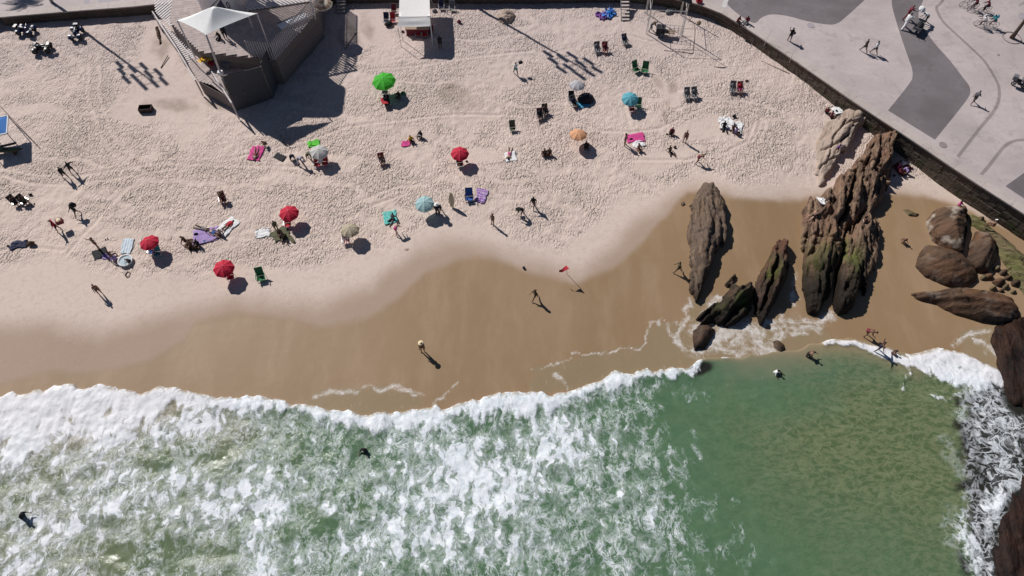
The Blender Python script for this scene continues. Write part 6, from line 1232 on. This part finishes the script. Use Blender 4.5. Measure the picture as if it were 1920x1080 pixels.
# deck boards, clipped to the outline
def boards(outline, z, ang, w, m, nm, parent, th=.05, gap=.025, zfun=None):
    d = Vector((math.cos(ang), math.sin(ang))); nn = Vector((-d.y, d.x)); q = [Vector((p[0], p[1])) for p in outline]; lo = min(p.dot(nn) for p in q); hi = max(p.dot(nn) for p in q); k = lo
    while k < hi:
        mid = k + w / 2; xs = []
        for i in range(len(q)):
            a, b_ = q[i], q[(i + 1) % len(q)]; sa, sb = a.dot(nn) - mid, b_.dot(nn) - mid
            if sa * sb < 0: xs.append(a.lerp(b_, sa / (sa - sb)).dot(d))
        xs.sort()
        for j in range(0, len(xs) - 1, 2):
            a = d * xs[j] + nn * mid; b_ = d * xs[j + 1] + nn * mid
            za, zb = (z, z) if zfun is None else (zfun(a), zfun(b_)); MB().bar((a.x, a.y, za), (b_.x, b_.y, zb), w - gap, th).build(nm, m, parent)
        k += w
boards(cor2, ZD - .02, math.atan2(cor2[0][1] - cor2[5][1], cor2[0][0] - cor2[5][0]) + .35, .42, m_deck, 'deck_board', T_)
# fence: posts, rails, balusters leaning nowhere
def fence(pts, z, h, step, parent, nm='baluster', m=m_rail, r=.06, rails=True):
    me = MB().box((0, 0, h / 2), (r, r * 1.3, h)).mesh(nm); me.materials.append(m)
    for i in range(len(pts) - 1):
        a, b_ = Vector(pts[i]), Vector(pts[i + 1]); n = max(1, int((b_ - a).length / step)); ang = math.atan2(b_.y - a.y, b_.x - a.x)
        for k in range(n):
            p_ = a.lerp(b_, k / n); o = bpy.data.objects.new(nm, me); C.objects.link(o); o.parent = parent; o.location = (p_.x, p_.y, p_.z if len(p_) > 2 else z); o.rotation_euler = (0, 0, ang)
        if rails:
            for hh in (.25, h - .2): MB().bar((a.x, a.y, a.z + hh), (b_.x, b_.y, b_.z + hh), .04, .07).build('fence_rail', m_tim, parent)
fc = [Vector((c.x, c.y, ZD)) for c in cor]
lf = fc[0].lerp(fc[5], .32)
fence([lf, fc[0]], ZD, 2.1, .27, T_); fence([fc[0], fc[1]], ZD, 2.1, .27, T_); fence([fc[1], fc[2]], ZD, 2.1, .2, T_)
# lower landing that ends in a prow
ZL = 2.9; lo_px = [(374, 100), (352, 120), (372, 152), (398, 160), (430, 184), (500, 160), (512, 120)]; lo = [P(a, b_, ZL) for a, b_ in lo_px]
lo2 = [(v.x, v.y) for v in lo]
boards(lo2, ZL, .9, .4, m_deck, 'landing_board', T_)
cm_ = Vector((sum(a[0] for a in lo2) / len(lo2), sum(a[1] for a in lo2) / len(lo2)))
MB().prism([tuple(Vector(c) + (cm_ - Vector(c)).normalized() * .15) for c in lo2], .9, ZL - .04).build('landing_base', m_tim, T_)
wallboards(lo2[2], lo2[4], .9, ZL - .05); wallboards(lo2[4], lo2[5], .9, ZL - .05)
# long sloping handrails on the left, down to the prow
rA = [P(286, 22, 4.2), P(330, 88, 3.8), P(366, 150, 3.4)]; rB = [P(397, 135, 4.0), P(415, 162, 3.8), P(434, 192, 3.6)]
for rr in (rA, rB):
    for k in range(len(rr) - 1):
        for dz in (0, -.45): MB().bar(rr[k] + Vector((0, 0, dz)), rr[k + 1] + Vector((0, 0, dz)), .11, .07).build('handrail', m_rail, T_)
    for v in rr: MB().bar((v.x, v.y, 1.2), (v.x, v.y, v.z + .05), .12).build('rail_post', m_rail, T_)
rC = [P(322, 62, 4.6), P(350, 95, 4.4), P(378, 122, 4.2)]
for k in range(2): MB().bar(rC[k], rC[k + 1], .10, .07).build('handrail', m_rail, T_)
# ramp of narrow boards between the rails
ra = [P(288, 30, 3.1), P(366, 140, 2.5), P(386, 124, 3.0), P(330, 60, 3.2)]; ra2 = [(v.x, v.y) for v in ra]
boards(ra2, 3.0, .55, .34, m_rail, 'ramp_board', T_, gap=.12, zfun=lambda p_: 3.3 - .05 * (74 - p_.y)); MB().prism([tuple(Vector(c) + (Vector(ra2[0]) * .5 + Vector(ra2[2]) * .5 - Vector(c)).normalized() * .1) for c in ra2], 1.0, 1.9).build('ramp_base', m_tim, T_)
# slatted upper deck at top left and slatted pergola
TL = [P(284, -30, 4.6), P(292, 24, 4.6), P(318, 50, 4.6), P(362, 14, 4.6), P(368, -30, 4.6)]
boards([(v.x, v.y) for v in TL], 4.62, 1.1, .34, m_rail, 'slat', T_, gap=.14)
pg = [P(462, 20, 7.0), P(582, 2, 7.0), P(582, -50, 7.0), P(462, -50, 7.0)]
pergola = empty('slatted_pergola', (0, 0, 0), label='pergola of pale parallel slats at the back of the terrace', cat='pergola')
boards([(v.x, v.y) for v in pg], 7.0, -.62, .30, m_rail, 'slat', pergola, gap=.14)
for v in (pg[0], pg[1]): MB().bar((v.x, v.y, ZD), (v.x, v.y, 6.95), .14).build('post', m_rail, pergola)
MB().bar(pg[0] - Vector((0, 0, .12)), pg[1] - Vector((0, 0, .12)), .12, .16).build('beam', m_tim, pergola)
# ---- white pyramid tent on tall masts
TN = empty('pyramid_tent', (0, 0, 0), label='white pyramid canopy raised on tall poles above the terrace', cat='canopy'); ZT = 9.6
Fp, Rp, Lp = P(386, 65, ZT), P(482, 25, ZT), P(332, 38, ZT); Bp = Rp + Lp - Fp; Kp = (Fp + Bp) / 2 + Vector((0, 0, 1.15)); Kp = P(400, 12, ZT + 1.15)
t_c = fabric('tent_canvas', (.90, .90, .89), trans=.06); mb = MB()
for a, b_ in ((Lp, Fp), (Fp, Rp), (Rp, Lp)):
    n = 8; v = []
    for i in range(n + 1):
        for j in range(n + 1): u, w = i / n, j / n; e = a.lerp(b_, u); e = e + ((a + b_) / 2 - e) * 0 + (Kp - e) * .03 * math.sin(math.pi * u); p_ = e.lerp(Kp, w); p_.z -= .12 * math.sin(math.pi * w) * (1 - w); v.append(p_)
    mb.add(v, [(i * (n + 1) + j, (i + 1) * (n + 1) + j, (i + 1) * (n + 1) + j + 1, i * (n + 1) + j + 1) for i in range(n) for j in range(n)])
mb.build('canopy_cloth', t_c, TN, True)
foot = P(433, 188, 1.5); jn = Fp.lerp(foot, .56); MB().tube([Fp, jn], [.10, .11], 8).build('pole', m_rail, TN, True); MB().tube([jn, foot - Vector((0, 0, .6))], [.17, .17], 8).build('lower_pole', m_rail, TN, True); MB().box(jn, (.5, .4, .4)).build('bracket', cm('white'), TN)
r_f = P(502, 80, ZD + 1.2); MB().tube([Rp, r_f], .07, 8).build('pole', m_rail, TN, True); MB().tube([Lp, (Lp.x, Lp.y, ZD)], .07, 8).build('pole', m_rail, TN, True)
# ---- white tower, mostly above the frame
TW = empty('lifeguard_tower', (0, 0, 0), label='white rounded lifeguard tower with a dark emblem, cut by the top edge', cat='tower')
a = P(379, 34, ZD); b_ = P(456, 34, ZD); w = (b_ - a).length; cx = (a.x + b_.x) / 2; y0 = a.y; n = 10; r_ = .9; out = []
for (ox, oy, s0) in ((cx + w / 2 - r_, y0 + r_, -90), (cx + w / 2 - r_, y0 + 4.5 - r_, 0), (cx - w / 2 + r_, y0 + 4.5 - r_, 90), (cx - w / 2 + r_, y0 + r_, 180)):
    for k in range(n + 1): t_ = R(s0 + 90 * k / n); out.append((ox + r_ * math.cos(t_), oy + r_ * math.sin(t_)))
MB().prism(out, ZD - .1, 15.6).build('tower_body', m_wh, TW, True)
for p_ in TW.children: 
    for f in p_.data.polygons: f.use_smooth = abs(f.normal.z) < .5
rim = [(x + (.14 if x > cx else -.14), y + (.14 if y > y0 + 2 else -.14)) for x, y in out]; MB().prism(rim, 15.55, 15.8).build('roof_rim', m_wh, TW)
m_em = mat('emblem_dark_blue', (.035, .045, .09), .6); zc_ = 6.45; yf = y0 - .012
MB().add([(cx - .35, yf, zc_ - .45), (cx + .85, yf, zc_ - .5), (cx + .62, yf, zc_ + .65)], [(0, 1, 2)]).add([(cx - 1.1, yf, zc_ - .5), (cx - .95, yf, zc_ - .55), (cx + .45, yf, zc_ + .65), (cx + .38, yf, zc_ + .68)], [(0, 1, 2, 3)]).build('sail_emblem', m_em, TW)
v = []; K = 20
for k in range(K): t_ = 2 * math.pi * k / K; v += [(cx + 1.2 + .20 * math.cos(t_), yf, zc_ - .1 + .42 * math.sin(t_)), (cx + 1.2 + .10 * math.cos(t_), yf, zc_ - .1 + .27 * math.sin(t_))]
MB().add(v, [(2 * k, 2 * ((k + 1) % K), 2 * ((k + 1) % K) + 1, 2 * k + 1) for k in range(K)]).build('numeral_zero', m_em, TW)
# ---- cream parasol at the terrace corner
q = P(603, 3, 5.6); o = empty('terrace_parasol', q, R(20), 'cream canopy with a brown ring at the corner of the terrace', 'parasol')
c_ = bpy.data.objects.new('canopy', PM['canopy']); C.objects.link(c_); c_.parent = o; c_.scale = (1.15, 1.15, 1.0); shared(c_, fabric('cream_brown_ring_cloth', (.62, .55, .45), ((.32, .22, .15), 11))); MB().tube([(0, 0, -4.2), (0, 0, 0)], .04, 6).build('pole', m_tim, o)
# ---- things on the terrace
o = empty('white_boat_hull', P(550, 42, ZD + .12), R(38), 'large white board lying inside the slatted fence', 'board', rx=R(0)); mb = MB(); mb.box((0, 0, .2), (3.4, 1.0, .22)); me = mb.mesh('panel'); bm = bmesh.new(); bm.from_mesh(me); bmesh.ops.bevel(bm, geom=bm.edges, offset=.08, segments=2, affect='EDGES'); bm.to_mesh(me); bm.free(); link('panel', me, o, m_wh); MB().box((0, .42, .36), (3.2, .06, .08)).build('edge_strip', cm('grey'), o)
person(0, 0, 'stand', 30, 'person in black at the tent edge on the terrace', 'd', (('shirt', 'black'), ('trousers', 'black')), loc=P(424, 72, ZD), hat=('cap', 'white')); person(0, 0, 'bench', -30, 'person in black with a pale cap beside another on the terrace', 'd', (('shirt', 'black'), ('trousers', 'black')), loc=P(413, 72, ZD), hat=('cap', 'cream'))
towel(0, 0, 1.0, .9, 10, 'yellow', 'yellow cloth hung over the landing rail', 60, .2, loc=P(383, 113, ZL + .9)); towel(0, 0, .8, .6, -20, 'red', 'red and purple cloth on the landing next to yellow cloth', 61, .2, loc=P(398, 118, ZL + .5)); bag(0, 0, 'purple', 'purple bag on the landing beside the red cloth', .3, loc=P(395, 112, ZL + .6))
chair(0, 0, 20, 'navy', 'navy chair standing in shade on the terrace landing', loc=P(436, 112, ZL)); o = empty('round_table', P(428, 126, ZL), 0, 'round grey table in shade on the terrace landing', 'table'); MB().lathe([(.001, .76), (.62, .76), (.64, .73), (.62, .70), (.001, .70)], 20).build('tabletop', cm('grey'), o); MB().tube([(0, 0, 0), (0, 0, .72)], .05, 8).build('leg', m_alu, o); MB().lathe([(.001, .04), (.3, .03), (.3, 0)], 14).build('foot', m_alu, o)
# posts under the outer corner and struts on the sand to the right
for (a1, b1, a2, b2) in ((613, 66, 662, 107),): pass
tag(MB().tube([pt(647, 92) + Vector((0, 0, .05)), pt(668, 62) + Vector((0, 0, .05))], .04, 5).build('stick', cm('brown')), 'thin dark stick lying on the bare slope by the steps', 'stick')
tag(MB().tube([pt(525, 253) + Vector((0, 0, .1)), pt(543, 277) + Vector((0, 0, .1))], .05, 5).build('board_plank', cm('wood')), 'pale narrow plank lying along the edge of the big shadow', 'plank')
tag(MB().tube([pt(302, 128) + Vector((0, 0, .05)), pt(316, 106) + Vector((0, 0, .15))], .05, 5).build('stick', cm('brown')), 'short dark stick lying left of the terrace ramp', 'stick')

m_screen = mat('added_screen_dark', (.075, .075, .08), .95); screen_pts = [P(433, 184, ZL), P(503, 161, ZL), P(518, 121, ZL)]  # added dark screen that fills out the shadow beside the terrace
for k in range(2):
    a, b_ = screen_pts[k], screen_pts[k + 1]; MB().bar((a.x, a.y, 3.5), (b_.x, b_.y, 3.2), .06, 4.6).build('added_shade_screen', m_screen, T_)
for a in screen_pts: MB().tube([(a.x, a.y, .9), (a.x, a.y, 5.55)], .07, 6).build('added_screen_post', m_tim, T_)
